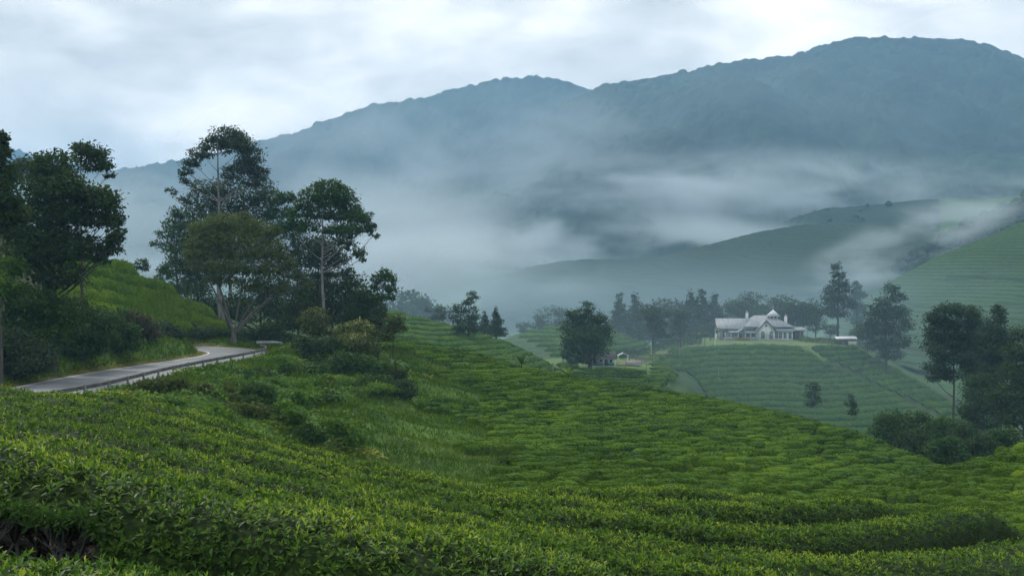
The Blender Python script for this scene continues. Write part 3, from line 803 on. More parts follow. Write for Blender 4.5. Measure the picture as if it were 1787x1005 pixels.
# ------------------------------------------------------------------ contour hedges on the hills (each row one thing)
ORDN = ['first', 'second', 'third', 'fourth', 'fifth', 'sixth', 'seventh', 'eighth', 'ninth', 'tenth', 'eleventh', 'twelfth', 'thirteenth', 'fourteenth', 'fifteenth', 'sixteenth', 'seventeenth', 'eighteenth', 'nineteenth', 'twentieth', 'twenty-first', 'twenty-second', 'twenty-third', 'twenty-fourth']
def contour_hedges(Lk, lid, p0, p1, dp, zrows, dz, fill, hgt, label, group, leaf, cards, csize, seed, wave=0.35, back=1.0, front=6.0, path=None, skew=0.0, along=0.55, hmax=2.6):
    pcols = np.arange(p0, p1, dp); prof = {}
    for px in pcols:
        ya = float(np.interp(px, Lk[0][0], Lk[0][2])); yb = float(np.interp(px, Lk[1][0], Lk[1][2]))
        ys = np.linspace(ya - front, yb + back, 110); xs = (px - CX) / F * ys
        z, w = height(xs, ys, True)
        prof[px] = (ys, np.maximum.accumulate(z), w)
    for rk, zr in enumerate(zrows):
        segs = []
        wv = 1.4 * wave * fbm(pcols / 90.0, np.full_like(pcols, zr / 9.0), 2, seed)
        for pi_, px in enumerate(pcols):
            ys, z, w = prof[px]
            zt = zr + skew * (px - p0) - wave * math.sin(px / 55.0) - float(wv[pi_])
            ok = z[0] < zt < z[-1] - 0.03
            y = float(np.interp(zt, z, ys + np.arange(len(ys)) * 1e-6)) if ok else 0
            x = (px - CX) / F * y
            if ok and w[np.argmin(abs(ys - y))] != lid: ok = False
            if ok and hidden_by(np.array([x]), np.array([y]), np.array([zt + hgt]))[0] > 1.0: ok = False
            side = 0
            if ok and path is not None:
                py = CY - F * zt / y; path_y = np.interp(px, path[0], path[1]); inside = px > path[0][0] + 10
                side = 1 if inside and py < path_y - 3 else 0
                if inside and abs(py - path_y) < 2.6: ok = False
            if ok and segs and segs[-1][0] == side and segs[-1][2] == px - dp: segs[-1][1].append((x, y, zt)); segs[-1][2] = px
            elif ok: segs.append([side, [(x, y, zt)], px])
        best = {}
        for sg in segs:
            if len(sg[1]) >= 4 and (sg[0] not in best or len(sg[1]) > len(best[sg[0]][1])): best[sg[0]] = sg
        for side, pts, _ in best.values():
            P0 = np.array(pts); P0[:, 2] = height(P0[:, 0], P0[:, 1])
            sarc = np.concatenate([[0], np.cumsum(np.linalg.norm(np.diff(P0, axis=0), axis=1))])
            if sarc[-1] < 3: continue
            nn = max(6, int(sarc[-1] / along)); s = np.linspace(0, sarc[-1], nn)
            P0 = np.stack([np.interp(s, sarc, P0[:, k_]) for k_ in range(3)], -1)
            gx, gy = np.gradient(P0[:, 0]), np.gradient(P0[:, 1]); L = np.hypot(gx, gy); nx_, ny_ = -gy / L, gx / L
            zu = height(P0[:, 0] + nx_, P0[:, 1] + ny_); sl_ = np.clip(np.abs(zu - P0[:, 2]), 0.22, 1.2)
            half = np.clip(dz / sl_ * 0.5 * fill, 0.40, hmax)
            qn = 8; a_ = math.pi * np.linspace(0, 1, qn)
            ac = -np.sign(np.cos(a_)) * np.abs(np.cos(a_)) ** 0.5; ah = np.sin(a_) ** 0.4; ah[0] = ah[-1] = -0.1
            endt = np.clip(np.minimum(s, sarc[-1] - s) / 0.8, 0.15, 1) ** 0.5
            r_ = np.random.default_rng(seed * 50 + rk * 10 + side)
            # bushes of a row show as a chain of low swells with nicks between them
            nick = 1 - 0.45 * sstep(0.80, 0.97, vnoise(s / 1.1, s * 0 + rk * 7.3, seed + 5)) 
            hw = half * (0.86 + 0.28 * vnoise(s / 2.0, s * 0 + rk * 3.1, seed + 6))
            XX = P0[:, 0][:, None] + nx_[:, None] * ac[None, :] * hw[:, None]; YY = P0[:, 1][:, None] + ny_[:, None] * ac[None, :] * hw[:, None]
            ZG = height(XX, YY)
            ZZ = ZG + 0.05 + hgt * (1 + 0.8 * fbm(XX / 1.7, YY / 1.7, 2, 95) + 0.09 * r_.normal(size=XX.shape)) * ah[None, :] * (endt * nick)[:, None]
            V = np.stack([XX + 0.06 * r_.normal(size=XX.shape), YY + 0.06 * r_.normal(size=XX.shape), ZZ], -1).reshape(-1, 3)
            i = np.arange(nn - 1)[:, None] * qn; j = np.arange(qn - 1)[None, :]
            Q = np.stack([i + j, i + j + 1, i + qn + j + 1, i + qn + j], -1).reshape(-1, 4)
            P_ = [list(range(qn)), list(range((nn - 1) * qn, nn * qn))[::-1]]
            nc = int(nn * cards); k1 = r_.integers(0, nn, nc); q1 = r_.integers(1, qn - 1, nc)
            Pc = V.reshape(nn, qn, 3)[k1, q1] + r_.normal(0, .3 * csize, (nc, 3))
            v_, f_ = leaves(Pc, unit(r_.normal(size=(nc, 3)) + [0, 0, .8]), unit(r_.normal(0, .6, (nc, 3)) + [0, 0, 1.]), csize, csize * 0.6)
            rowt = 0.12 * (r_.random() - .5)
            tn = np.concatenate([rowt + 0.40 + 0.3 * r_.random(len(V)), np.repeat(rowt + 0.3 + 0.6 * r_.random(nc), 4)])
            o = link('tea_hedge', mesh('tea_hedge', np.vstack([V, v_]), T=f_ + len(V), Q=Q, polys=P_, tone=np.clip(tn, 0, 1)), leaf)
            tag(o, label % (ORDN[rk],) + ('' if path is None else ', left of the hill path' if side == 0 else ', right of the hill path'), 'tea hedge', group)
contour_hedges(L4, 7, 1036, 1745, 6.0, np.arange(-17.1, -37.5, -1.28), 1.28, 0.80, 0.95, '%s tea hedge row down from the bungalow lawn', 'tea hedges on the bungalow hill', M['tea_hill'], 5, 0.34, 91,
    path=([1380, 1400, 1470, 1560, 1640, 1700], [590, 606, 645, 688, 728, 760]))
contour_hedges(L11, 15, 96, 408, 4.0, np.arange(10.5, -7.0, -1.5), 1.5, 0.7, 0.95, '%s tea hedge row down from the top of the round hill over the road', 'tea hedges on the hill over the road', M['tea_mid'], 8, 0.17, 92, wave=0.30, back=2.0, skew=-0.020, along=0.4, hmax=0.62)
contour_hedges(L3, 4, 590, 1010, 5.0, np.arange(-5.2, -22.5, -0.86), 0.86, 0.84, 0.8, '%s tea hedge row down from the crest of the misty left slope', 'tea hedges on the misty left slope', M['tea_hill'], 4, 0.34, 93, wave=0.45, back=2.0, skew=-0.004)
contour_hedges(L3b, 5, 800, 1150, 5.0, np.arange(-10.2, -26.5, -0.86), 0.86, 0.84, 0.8, '%s tea hedge row down from the crest of the misty slope behind the dark tree', 'tea hedges on the slope behind the dark tree', M['tea_hill'], 4, 0.34, 94, wave=0.45, back=2.0, skew=0.003)

# ------------------------------------------------------------------ far tea fields: clipped rows too small to tell apart
def field(layer_ids, px0, px1, y0, y1, nx, ny, dz, amp, label, col, seed, path=None, slope=0.0):
    us = (np.linspace(px0, px1, nx) - CX) / F; ys = np.exp(np.linspace(math.log(y0), math.log(y1), ny))
    U, Y = np.meshgrid(us, ys); X = U * Y
    z, w = height(X, Y, True)
    ok = np.isin(w, layer_ids) & (hidden_by(X, Y, z + 1.0) < 2.5)
    wob = fbm(X / 60, Y / 60, 3, seed) * dz * 3.0
    ph = (z + slope * X + wob) / dz
    fr = ph - np.floor(ph)
    hedge = sstep(0.0, 0.16, fr) * sstep(1.0, 0.84, fr)
    br = vnoise(X / 6.0 + np.floor(ph) * 7.7, np.floor(ph) * 3.3, seed + 1)     # breaks between bushes
    hedge = hedge * (0.55 + 0.45 * sstep(0.12, 0.25, br))
    if path is not None:
        pyy = CY - F * z / Y; pxx = CX + F * X / Y
        for pth in path:
            d = np.abs(pyy - np.interp(pxx, [p_[0] for p_ in pth], [p_[1] for p_ in pth], left=-999, right=-999))
            hedge = hedge * sstep(1.2, 3.0, d)
    Z = z + 0.15 + amp * hedge + 0.25 * amp * fbm(X / 1.5, Y / 1.5, 2, seed + 3)
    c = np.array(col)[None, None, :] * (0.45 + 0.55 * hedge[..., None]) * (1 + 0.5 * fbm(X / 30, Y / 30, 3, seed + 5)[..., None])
    i = np.arange(ny - 1)[:, None] * nx; j = np.arange(nx - 1)[None, :]
    Q = np.stack([i + j, i + j + 1, i + nx + j + 1, i + nx + j], -1).reshape(-1, 4)
    Q = Q[ok.ravel()[Q].all(1)]
    us_, inv = np.unique(Q, return_inverse=True)
    V = np.stack([X, Y, Z], -1).reshape(-1, 3)[us_]
    o = link('tea_field', mesh('tea_field', V, Q=inv.reshape(-1, 4), colors=c.reshape(-1, 3)[us_], smooth=True), M['field'], kind='stuff')
    return tag(o, label, 'tea field')
field([8], 1440, 1880, 330, 545, 150, 280, 1.7, 1.2, 'steep tea hill on the right with fine contour rows', (0.034, 0.076, 0.026), 131,
      path=[[(1650, 487), (1700, 488), (1787, 494), (1850, 496)], [(1560, 530), (1640, 545), (1700, 560)]], slope=0.05)
field([9], 840, 1640, 600, 925, 200, 120, 3.4, 0.9, 'distant dark tea hill rising out of the mist', (0.02, 0.044, 0.024), 141, slope=0.12)
field([10], 1250, 1640, 950, 1140, 120, 60, 4.0, 1.5, 'farthest small tea hill behind the mist tongue', (0.022, 0.046, 0.025), 151)

# ------------------------------------------------------------------ trees
def crown_leaves(r, clumps, n, size, flat=0.5, shell=0.5, tone_up=0.45):
    c = np.array(clumps, float); vol = (c[:, 3] * c[:, 4] * c[:, 5]) ** (0.72)
    cnt = np.maximum((n * vol / vol.sum()).astype(int), 12)
    P, tn, O = [], [], []
    for k, m_ in zip(c, cnt):
        ns = max(4, int(m_ / 16))
        sc = unit(r.normal(size=(ns, 3))) * (shell + (1 - shell) * r.random((ns, 1)) ** 0.6)
        sc[:, 2] = np.where(sc[:, 2] < -0.35, sc[:, 2] * 0.55, sc[:, 2])
        w = r.integers(0, ns, m_)
        spread = 0.20 + 0.12 * r.random((m_, 1))
        q = sc[w] + r.normal(size=(m_, 3)) * spread * np.array([1, 1, 0.75])
        P.append(k[:3] + q * k[3:6]); O.append(unit(q))
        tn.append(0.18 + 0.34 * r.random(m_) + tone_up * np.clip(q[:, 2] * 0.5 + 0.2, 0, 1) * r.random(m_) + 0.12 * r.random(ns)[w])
    P = np.vstack(P); O = np.vstack(O); tn = np.concatenate(tn); m_ = len(P)
    D = unit(O * 0.5 + r.normal(0, 0.7, (m_, 3)) + np.array([0, 0, -0.05])); Nn = unit(O * 0.4 + np.array([0, 0, flat]) + r.normal(0, 0.5, (m_, 3)))
    L = size * (0.65 + 0.7 * r.random(m_))
    v, t = leaves(P, D, Nn, L, L * 0.62, 0.18, 0.12)
    return v, t, np.repeat(np.clip(tn, 0, 1), 4)

def tree_wood(r, H, tr, clumps, fork=None, lean=(0, 0), hmin=0.2, twigs=5, sides=7, top=None):
    Vs, Qs = [], []; nv = 0
    def tb(P, R, s):
        nonlocal nv
        v, q = tube(np.array(P, float), np.array(R, float), s); Vs.append(v); Qs.append(q + nv); nv += len(v)
    c = np.array(clumps, float)
    ht = top if top else max(H * 0.55, c[:, 2].max() * 0.97)
    nseg = 9
    hs = np.linspace(0, 1, nseg)
    bend = np.cumsum(r.normal(0, 0.012 * H, (nseg, 2)), axis=0) * 0.5; bend[0] = 0
    path = np.stack([lean[0] * hs + bend[:, 0], lean[1] * hs + bend[:, 1], hs * (ht + 0.4) - 0.4], -1)
    def trunk_at(z):
        return np.array([np.interp(z, path[:, 2], path[:, k]) for k in range(3)])
    rad = tr * (1 - 0.82 * hs ** 0.9); rad[0] *= 1.45
    if fork is None:
        tb(path, rad, sides)
    else:
        k = hs <= max(fork / ht, 0.13); k[:2] = True
        tb(path[k], rad[k], sides)
    mains = []
    order = np.arange(len(c)) if fork is None else np.argsort(-np.hypot(c[:, 0], c[:, 2] * 0.3) * r.uniform(.5, 1, len(c)))
    for qi, q in enumerate(c[order]):
        d = math.hypot(q[0] - lean[0] * 0.6, q[1] - lean[1] * 0.6)
        if fork is None:
            z0 = np.clip(q[2] - 0.85 * d - 0.25 * q[5], hmin * H, 0.96 * ht)
            r0 = float(np.interp(z0, path[:, 2], rad)) * 0.55
        else:
            z0 = fork * r.uniform(0.7, 1.05); r0 = tr * r.uniform(0.38, 0.6)
        p0 = trunk_at(z0); e = q[:3] + np.array([0, 0, q[5] * 0.1])
        if fork is not None and qi >= 7:            # lesser limbs leave the main stems higher up
            m_ = min(mains, key=lambda k_: np.linalg.norm(k_[2] - e) + 0.3 * abs(k_[2][1] - e[1])); st = r.uniform(.35, .7)
            p0 = (1 - st) ** 2 * m_[0] + 2 * st * (1 - st) * m_[1] + st ** 2 * m_[2]; r0 = m_[3] * (1 - 0.8 * st) * 0.8
        mid = p0 * 0.5 + e * 0.5 + np.array([0, 0, (-0.10 if fork is None else 0.10) * np.linalg.norm(e - p0)]) + r.normal(0, 0.05 * np.linalg.norm(e - p0), 3)
        mains.append((p0, mid, e, r0))
        s = np.linspace(0, 1, 7)[:, None]
        tb((1 - s) ** 2 * p0 + 2 * s * (1 - s) * mid + s ** 2 * e, r0 * (1 - 0.8 * s[:, 0]), max(4, sides - 2))
        for _ in range(twigs):
            st = 0.55 + 0.45 * r.random(); a = (1 - st) ** 2 * p0 + 2 * st * (1 - st) * mid + st ** 2 * e
            b = q[:3] + unit(r.normal(size=3)) * q[3:6] * 0.8
            m2 = (a + b) / 2 + r.normal(0, 0.08, 3) * np.linalg.norm(b - a)
            tb([a, m2, b], [r0 * 0.28, r0 * 0.18, r0 * 0.07], 3)
    return np.vstack(Vs), np.vstack(Qs)

def make_tree(name, label, bx, Y, clumps_px, leaf, bark, n, size, tr, seed, group=None, cat='tree', fork=None, hmin=0.2, twigs=5, depth=0.8, lean_px=0, base_z=None, shell=0.5, trunk=True, top_py=None, tone_up=0.45, crown='crown'):
    """clumps given as (photo x, photo y, half width, half height) at distance Y"""
    r = np.random.default_rng(seed)
    s = Y / F; X = (bx - CX) * s
    z0 = zat(X, Y) if base_z is None else base_z
    cl = []
    for c in clumps_px:
        rx, rz = c[2] * s, c[3] * s
        dy = c[4] * s if len(c) > 4 else r.uniform(-depth, depth) * rx
        cl.append(((c[0] - bx) * s, dy, max(-(c[1] - CY) * s - z0, 0.35 * rz), rx, rx * 0.95, rz))
    H = max(c[2] + c[5] for c in cl)
    t = thing(name, label, cat, (X, Y, z0), group)
    if trunk:
        v, q = tree_wood(r, H, tr, cl, None if fork is None else fork * H, (lean_px * s, 0), hmin, twigs, top=None if top_py is None else -(top_py - CY) * s - z0)
        link('trunk', mesh('trunk', v, Q=q, smooth=True), bark, t)
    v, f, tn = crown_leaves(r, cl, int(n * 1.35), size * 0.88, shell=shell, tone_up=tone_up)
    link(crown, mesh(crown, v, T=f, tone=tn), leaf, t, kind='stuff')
    return t

DK, EU, OL, GR, BR, BL, RU = M['dark_leaf'], M['euc_leaf'], M['olive_leaf'], M['green_leaf'], M['bright_leaf'], M['bloom_leaf'], M['rust_leaf']
PB, DB = M['bark_pale'], M['bark_dark']
GRP = 'trees by the road bend'
make_tree('broadleaf_tree', 'big dark spreading tree on the left, over the roadside thicket', 92, 100,
    [(92, 290, 34, 24), (75, 320, 40, 25), (120, 330, 40, 25), (150, 345, 38, 20), (180, 350, 26, 22), (196, 378, 18, 24), (60, 360, 45, 28), (110, 375, 45, 24), (170, 385, 28, 14), (205, 408, 14, 24), (40, 405, 40, 30), (95, 415, 40, 24), (165, 428, 26, 14), (195, 432, 16, 14), (130, 440, 32, 18), (60, 450, 48, 30), (110, 480, 36, 26), (180, 452, 12, 12)],
    DK, DB, 15000, 0.42, 0.42, 1, GRP, hmin=0.25, shell=0.45)
make_tree('slender_tree', 'thin airy crown on a bare stem rising above the big dark tree', 143, 112,
    [(152, 262, 18, 14), (170, 270, 20, 16), (140, 272, 14, 14), (185, 290, 14, 12), (162, 290, 22, 12), (135, 258, 8, 8), (192, 305, 8, 8)],
    DK, DB, 1900, 0.34, 0.2, 2, GRP, hmin=0.62, shell=0.3, twigs=9)
make_tree('broadleaf_tree', 'dark tree cut by the left edge of the picture', -8, 84,
    [(2, 245, 14, 14), (-8, 270, 22, 18), (5, 262, 10, 8), (-5, 310, 26, 26), (8, 345, 26, 24), (-10, 380, 34, 30), (20, 375, 24, 20)],
    DK, DB, 6500, 0.36, 0.3, 3, GRP)
make_tree('round_tree', 'small round-topped tree between the two dark trees at far left', 34, 150,
    [(35, 288, 20, 12), (22, 296, 14, 12), (46, 300, 12, 12), (32, 310, 18, 10)], EU, DB, 1600, 0.4, 0.22, 4, GRP, hmin=0.5)
make_tree('eucalyptus_tree', 'tallest eucalyptus with a domed open crown and bare forking limbs', 389, 168,
    [(392, 238, 28, 16), (372, 252, 20, 12), (410, 250, 22, 14), (355, 268, 18, 12), (338, 284, 16, 11), (326, 300, 11, 8), (321, 314, 8, 8), (428, 258, 20, 15), (442, 276, 18, 16), (448, 300, 16, 14), (428, 292, 20, 15), (410, 305, 17, 13), (455, 318, 9, 9), (436, 318, 16, 9), (392, 262, 9, 10)],
    EU, PB, 7000, 0.42, 0.42, 5, GRP, hmin=0.62, shell=0.62, twigs=6)
make_tree('eucalyptus_tree', 'broad lower eucalyptus crown right behind the tallest one', 400, 178,
    [(350, 328, 20, 14), (372, 345, 22, 16), (400, 330, 26, 18), (432, 345, 26, 20), (460, 330, 18, 14), (470, 350, 16, 16), (335, 350, 16, 12), (395, 362, 34, 20), (440, 372, 34, 22), (365, 375, 26, 18), (410, 395, 40, 20), (455, 400, 26, 22), (300, 338, 9, 8), (318, 350, 10, 8)],
    EU, PB, 7500, 0.46, 0.4, 6, GRP, hmin=0.5)
make_tree('eucalyptus_tree', 'slim feathery tree at the left of the road bend group', 312, 180,
    [(318, 372, 20, 14), (302, 392, 20, 14), (286, 408, 14, 10), (276, 424, 9, 9), (322, 405, 22, 16), (300, 430, 24, 16), (320, 450, 22, 18), (298, 470, 16, 16), (312, 500, 20, 20), (318, 535, 18, 18)],
    GR, DB, 5000, 0.42, 0.28, 7, GRP, hmin=0.3)
make_tree('fig_tree', 'rounded olive-green tree with many pale forked stems beside the road', 408, 150,
    [(398, 390, 36, 16), (430, 398, 34, 18), (365, 405, 28, 18), (345, 425, 22, 18), (460, 418, 28, 20), (400, 418, 46, 20), (375, 442, 40, 18), (440, 440, 40, 20), (482, 445, 22, 20), (350, 462, 22, 18), (410, 466, 44, 16), (460, 470, 34, 18), (505, 462, 18, 16), (522, 480, 16, 10), (385, 488, 28, 14), (440, 498, 28, 14), (490, 500, 16, 14), (330, 442, 12, 10), (420, 378, 16, 8), (478, 403, 13, 10), (535, 498, 10, 7), (344, 398, 12, 9), (375, 384, 12, 7)],
    OL, M['bark_mid'], 15000, 0.40, 0.34, 8, GRP, fork=0.10, twigs=6, shell=0.3)
make_tree('tall_tree', 'tall tree with a straight pale trunk and wide leafy crown right of the bend', 569, 150,
    [(572, 328, 24, 13), (548, 340, 20, 15), (598, 342, 20, 15), (572, 352, 30, 14), (528, 358, 14, 12), (610, 362, 16, 14), (550, 372, 26, 14), (592, 376, 28, 13), (628, 380, 18, 13), (520, 386, 16, 12), (640, 398, 12, 10), (615, 402, 22, 11), (540, 398, 18, 10), (580, 402, 24, 10), (600, 420, 18, 8), (625, 440, 12, 7), (612, 432, 9, 6), (630, 452, 8, 6), (648, 392, 9, 7), (652, 410, 8, 6), (506, 372, 10, 8), (502, 396, 9, 8), (556, 322, 9, 7), (590, 322, 8, 6), (640, 378, 9, 7)],
    GR, PB, 8500, 0.42, 0.30, 9, GRP, hmin=0.45, shell=0.5, top_py=345)
make_tree('climber_clad_tree', 'dark leafy crown wrapped round the pale trunk', 560, 156,
    [(555, 425, 26, 14), (575, 440, 30, 16), (545, 448, 24, 16), (572, 462, 26, 12), (596, 452, 14, 12), (606, 478, 14, 10), (560, 478, 18, 9)], EU, DB, 3600, 0.4, 0.22, 10, GRP, hmin=0.5)
make_tree('slender_tree', 'small open tree between the olive tree and the tall pale trunk', 492, 176,
    [(484, 350, 13, 13), (503, 346, 12, 12), (478, 374, 13, 12), (506, 372, 12, 12), (492, 398, 16, 12), (515, 395, 9, 10)], GR, PB, 2600, 0.4, 0.2, 11, GRP, hmin=0.45)
make_tree('broadleaf_tree', 'dense dark rounded tree low behind the pale trunk', 580, 162,
    [(590, 492, 40, 16), (555, 505, 36, 18), (622, 510, 30, 18), (600, 525, 46, 20), (540, 530, 34, 22), (635, 535, 18, 16), (575, 550, 52, 22), (525, 560, 28, 22)], DK, DB, 9000, 0.42, 0.4, 12, GRP, hmin=0.15)
make_tree('understory_tree', 'shaded dark tree filling the gap behind the olive tree', 455, 172,
    [(470, 500, 30, 22), (440, 520, 34, 22), (480, 540, 30, 24), (430, 550, 30, 22), (350, 520, 26, 24), (335, 555, 26, 18), (365, 550, 28, 22), (500, 565, 24, 18), (395, 540, 28, 24)], DK, DB, 7500, 0.45, 0.3, 13, GRP, hmin=0.12)
make_tree('eucalyptus_tree', 'grey-green tree filling the gap between the olive tree and the pale trunk', 520, 182,
    [(512, 410, 18, 14), (532, 425, 18, 14), (505, 440, 20, 16), (530, 455, 20, 16), (508, 475, 22, 18), (535, 488, 20, 16), (515, 510, 24, 18), (545, 520, 20, 16), (500, 540, 24, 18)], EU, DB, 5200, 0.45, 0.25, 113, GRP, hmin=0.2)
make_tree('broadleaf_tree', 'dark tree low between the two eucalyptus trunks', 345, 176,
    [(340, 395, 18, 14), (356, 415, 20, 15), (332, 425, 18, 14), (350, 445, 22, 16), (330, 468, 22, 16), (355, 480, 22, 18), (335, 500, 24, 18)], DK, DB, 4600, 0.45, 0.25, 114, GRP, hmin=0.15)
make_tree('broadleaf_tree', 'dark bushy tree right of the pale trunk, above the flowering shrub', 640, 150,
    [(632, 520, 20, 14), (650, 535, 16, 14), (625, 545, 24, 16), (648, 560, 18, 14), (612, 560, 20, 14)], DK, DB, 3600, 0.4, 0.2, 115, GRP, hmin=0.1)
make_tree('flowering_shrub', 'pale-flowering shrub left of the straight pale trunk', 545, 142,
    [(548, 548, 20, 10), (535, 560, 16, 12), (560, 562, 18, 12), (548, 578, 22, 12)], BL, DB, 2300, 0.34, 0.12, 14, GRP, cat='shrub', tone_up=0.8)
make_tree('flowering_shrub', 'large rounded shrub with pale yellow flowering tips', 622, 132,
    [(622, 570, 24, 10), (602, 582, 20, 13), (642, 584, 18, 14), (622, 598, 32, 16), (602, 612, 18, 12), (645, 612, 16, 14)], BL, DB, 3600, 0.34, 0.14, 15, GRP, cat='shrub', tone_up=0.85)
make_tree('slender_tree', 'thin wispy tree standing alone right of the road trees', 656, 140,
    [(672, 478, 13, 9), (684, 488, 9, 9), (660, 488, 11, 9), (655, 503, 9, 9), (678, 502, 12, 10), (664, 518, 11, 9), (682, 518, 8, 8)], GR, DB, 1500, 0.34, 0.13, 16, GRP, hmin=0.35, shell=0.3, twigs=7, lean_px=14)
make_tree('small_tree', 'small bushy tree at the foot of the thin wispy tree', 662, 138, [(662, 548, 13, 13), (658, 566, 14, 13), (668, 580, 12, 12)], EU, DB, 1300, 0.34, 0.12, 17, GRP, hmin=0.1)
make_tree('small_tree', 'low open olive tree on the edge of the bowl', 684, 136, [(690, 558, 13, 10), (682, 572, 14, 11), (698, 572, 9, 9), (676, 588, 12, 9)], OL, DB, 1200, 0.34, 0.1, 18, GRP, hmin=0.1)

# left thicket and roadside shrubs
TH = 'shrubs along the road'
def shrub(label, bx, Y, cl, leaf, n, size, seed, name='shrub', grp=TH, tone_up=0.45):
    return make_tree(name, label, bx, Y, cl, leaf, DB, n, size, 0.06, seed, grp, cat='shrub', hmin=0.02, twigs=3, shell=0.6, tone_up=tone_up, crown='foliage')
shrub('bright yellow-green bush at the left edge under the dark trees', 5, 96, [(5, 470, 26, 22), (-5, 500, 28, 22), (22, 505, 20, 18)], BR, 3000, 0.34, 31)
shrub('dark thicket shrub at the foot of the big dark tree', 70, 98, [(60, 530, 40, 26), (95, 545, 36, 26), (40, 565, 40, 26), (80, 585, 46, 26), (110, 575, 30, 24)], GR, 7500, 0.36, 32)
shrub('low shaded shrub by the road at the left edge', 25, 92, [(10, 600, 34, 26), (45, 615, 36, 24), (20, 640, 38, 18), (65, 635, 30, 18)], EU, 5500, 0.34, 33)
shrub('tall shrub with mixed green leaves between the thicket and the tea hill', 145, 106, [(140, 540, 26, 24), (160, 560, 28, 22), (130, 575, 30, 24), (165, 590, 32, 20), (140, 610, 36, 18)], GR, 5500, 0.34, 34)
shrub('reddish-brown shrub in front of the round tea hill', 238, 122, [(230, 556, 20, 11), (252, 566, 18, 12), (238, 580, 22, 12), (262, 584, 14, 11)], RU, 2600, 0.34, 35)
shrub('dark green shrub on the verge left of the reddish one', 205, 114, [(196, 560, 22, 16), (212, 578, 26, 16), (190, 595, 30, 16), (222, 602, 24, 13), (205, 548, 12, 10)], GR, 4200, 0.34, 36)
shrub('grey-green shrub on the verge right of the reddish one', 290, 132, [(280, 572, 18, 10), (298, 582, 16, 11), (284, 594, 20, 9), (310, 594, 10, 9)], EU, 2200, 0.34, 37)
shrub('spindly shrub at the dark foot of the round tea hill', 350, 154, [(340, 586, 24, 8), (368, 586, 20, 9), (390, 590, 14, 8)], DK, 2200, 0.34, 38)
shrub('low dark shrub behind the road bend by the pale forked stems', 455, 156, [(430, 585, 22, 12), (460, 588, 26, 12), (490, 590, 22, 11), (470, 572, 18, 10)], DK, 3400, 0.36, 39)
shrub('small leafy tree on the ridge of the round tea hill', 243, 160, [(246, 458, 8, 6), (238, 466, 8, 6), (252, 468, 7, 6), (228, 470, 8, 6)], GR, 700, 0.32, 40)
shrub('second small tree beside the ridge of the round tea hill', 288, 172, [(284, 472, 10, 10), (296, 482, 9, 9), (278, 488, 9, 8), (210, 462, 10, 7)], GR, 900, 0.34, 41)
# bank below the road
BK = 'shrubs on the bank below the road'
shrub('dark shrub under the end of the guardrail', 560, 128, [(545, 610, 22, 16), (572, 604, 22, 16), (560, 630, 28, 14), (530, 600, 16, 12)], DK, 3600, 0.33, 51, grp=BK)
shrub('dark shrub under the flowering shrub', 620, 122, [(598, 632, 22, 16), (628, 636, 26, 16), (612, 655, 28, 12), (648, 645, 16, 14)], GR, 3600, 0.33, 52, grp=BK)
shrub('grey-green bush at the bottom of the bank, by the bowl', 692, 112, [(680, 690, 20, 16), (704, 696, 18, 16), (690, 710, 22, 10)], DK, 2600, 0.3, 53, grp=BK)
shrub('rounded bush just above the lowest one on the bank', 656, 112, [(650, 676, 18, 13), (665, 684, 16, 12), (652, 694, 20, 9)], GR, 2000, 0.3, 54, grp=BK)
shrub('dark creeper mound in the middle of the bank', 448, 84, [(440, 682, 20, 13), (460, 690, 18, 14), (446, 702, 22, 12), (470, 706, 14, 12)], GR, 3000, 0.24, 55, grp=BK)
shrub('creeper mound right of the dark one on the bank', 505, 82, [(495, 712, 16, 12), (515, 722, 18, 14), (500, 735, 22, 13)], BR, 2400, 0.24, 56, grp=BK)
shrub('yellow-green shrub just below the guardrail', 385, 96, [(375, 660, 18, 9), (398, 668, 18, 10), (380, 678, 20, 9)], BR, 2000, 0.24, 57, grp=BK)
shrub('brownish shrub below the guardrail posts', 352, 84, [(340, 690, 13, 7), (354, 696, 13, 8)], RU, 1300, 0.22, 58, grp=BK)
shrub('leafy mound low on the bank near the tea crest', 590, 80, [(575, 745, 20, 13), (602, 752, 22, 14), (620, 765, 18, 11)], BR, 2600, 0.24, 59, grp=BK)
shrub('dark mound at the low end of the bank', 545, 78, [(535, 752, 16, 11), (556, 760, 16, 10)], GR, 1500, 0.24, 60, grp=BK)
shrub('bright bush on the bank shoulder by the guardrail end', 470, 118, [(462, 640, 16, 9), (482, 646, 16, 10)], BR, 1400, 0.28, 61, grp=BK)

# ------------------------------------------------------------------ trees across the valley
VG = 'trees across the valley'
make_tree('broadleaf_tree', 'big dark tree standing over the small white house', 1028, 240,
    [(1026, 538, 13, 10), (1008, 552, 18, 12), (1045, 556, 14, 11), (1022, 560, 26, 14), (1000, 572, 20, 14), (1048, 574, 17, 14), (1022, 584, 34, 16), (992, 596, 14, 16), (1050, 596, 17, 14), (1015, 606, 28, 16), (1040, 612, 20, 13), (988, 618, 9, 13), (1004, 626, 16, 10), (1028, 628, 14, 8)],
    DK, DB, 7000, 0.55, 0.5, 70, VG, hmin=0.12)
make_tree('eucalyptus_tree', 'pair-topped hazy tree on the terraced slope left of the valley', 818, 242,
    [(822, 518, 10, 8), (818, 528, 9, 6), (803, 540, 13, 10), (798, 556, 12, 10), (824, 550, 13, 12), (812, 566, 16, 12), (828, 572, 11, 10), (800, 574, 10, 9)], EU, DB, 2400, 0.5, 0.28, 71, VG, hmin=0.1)
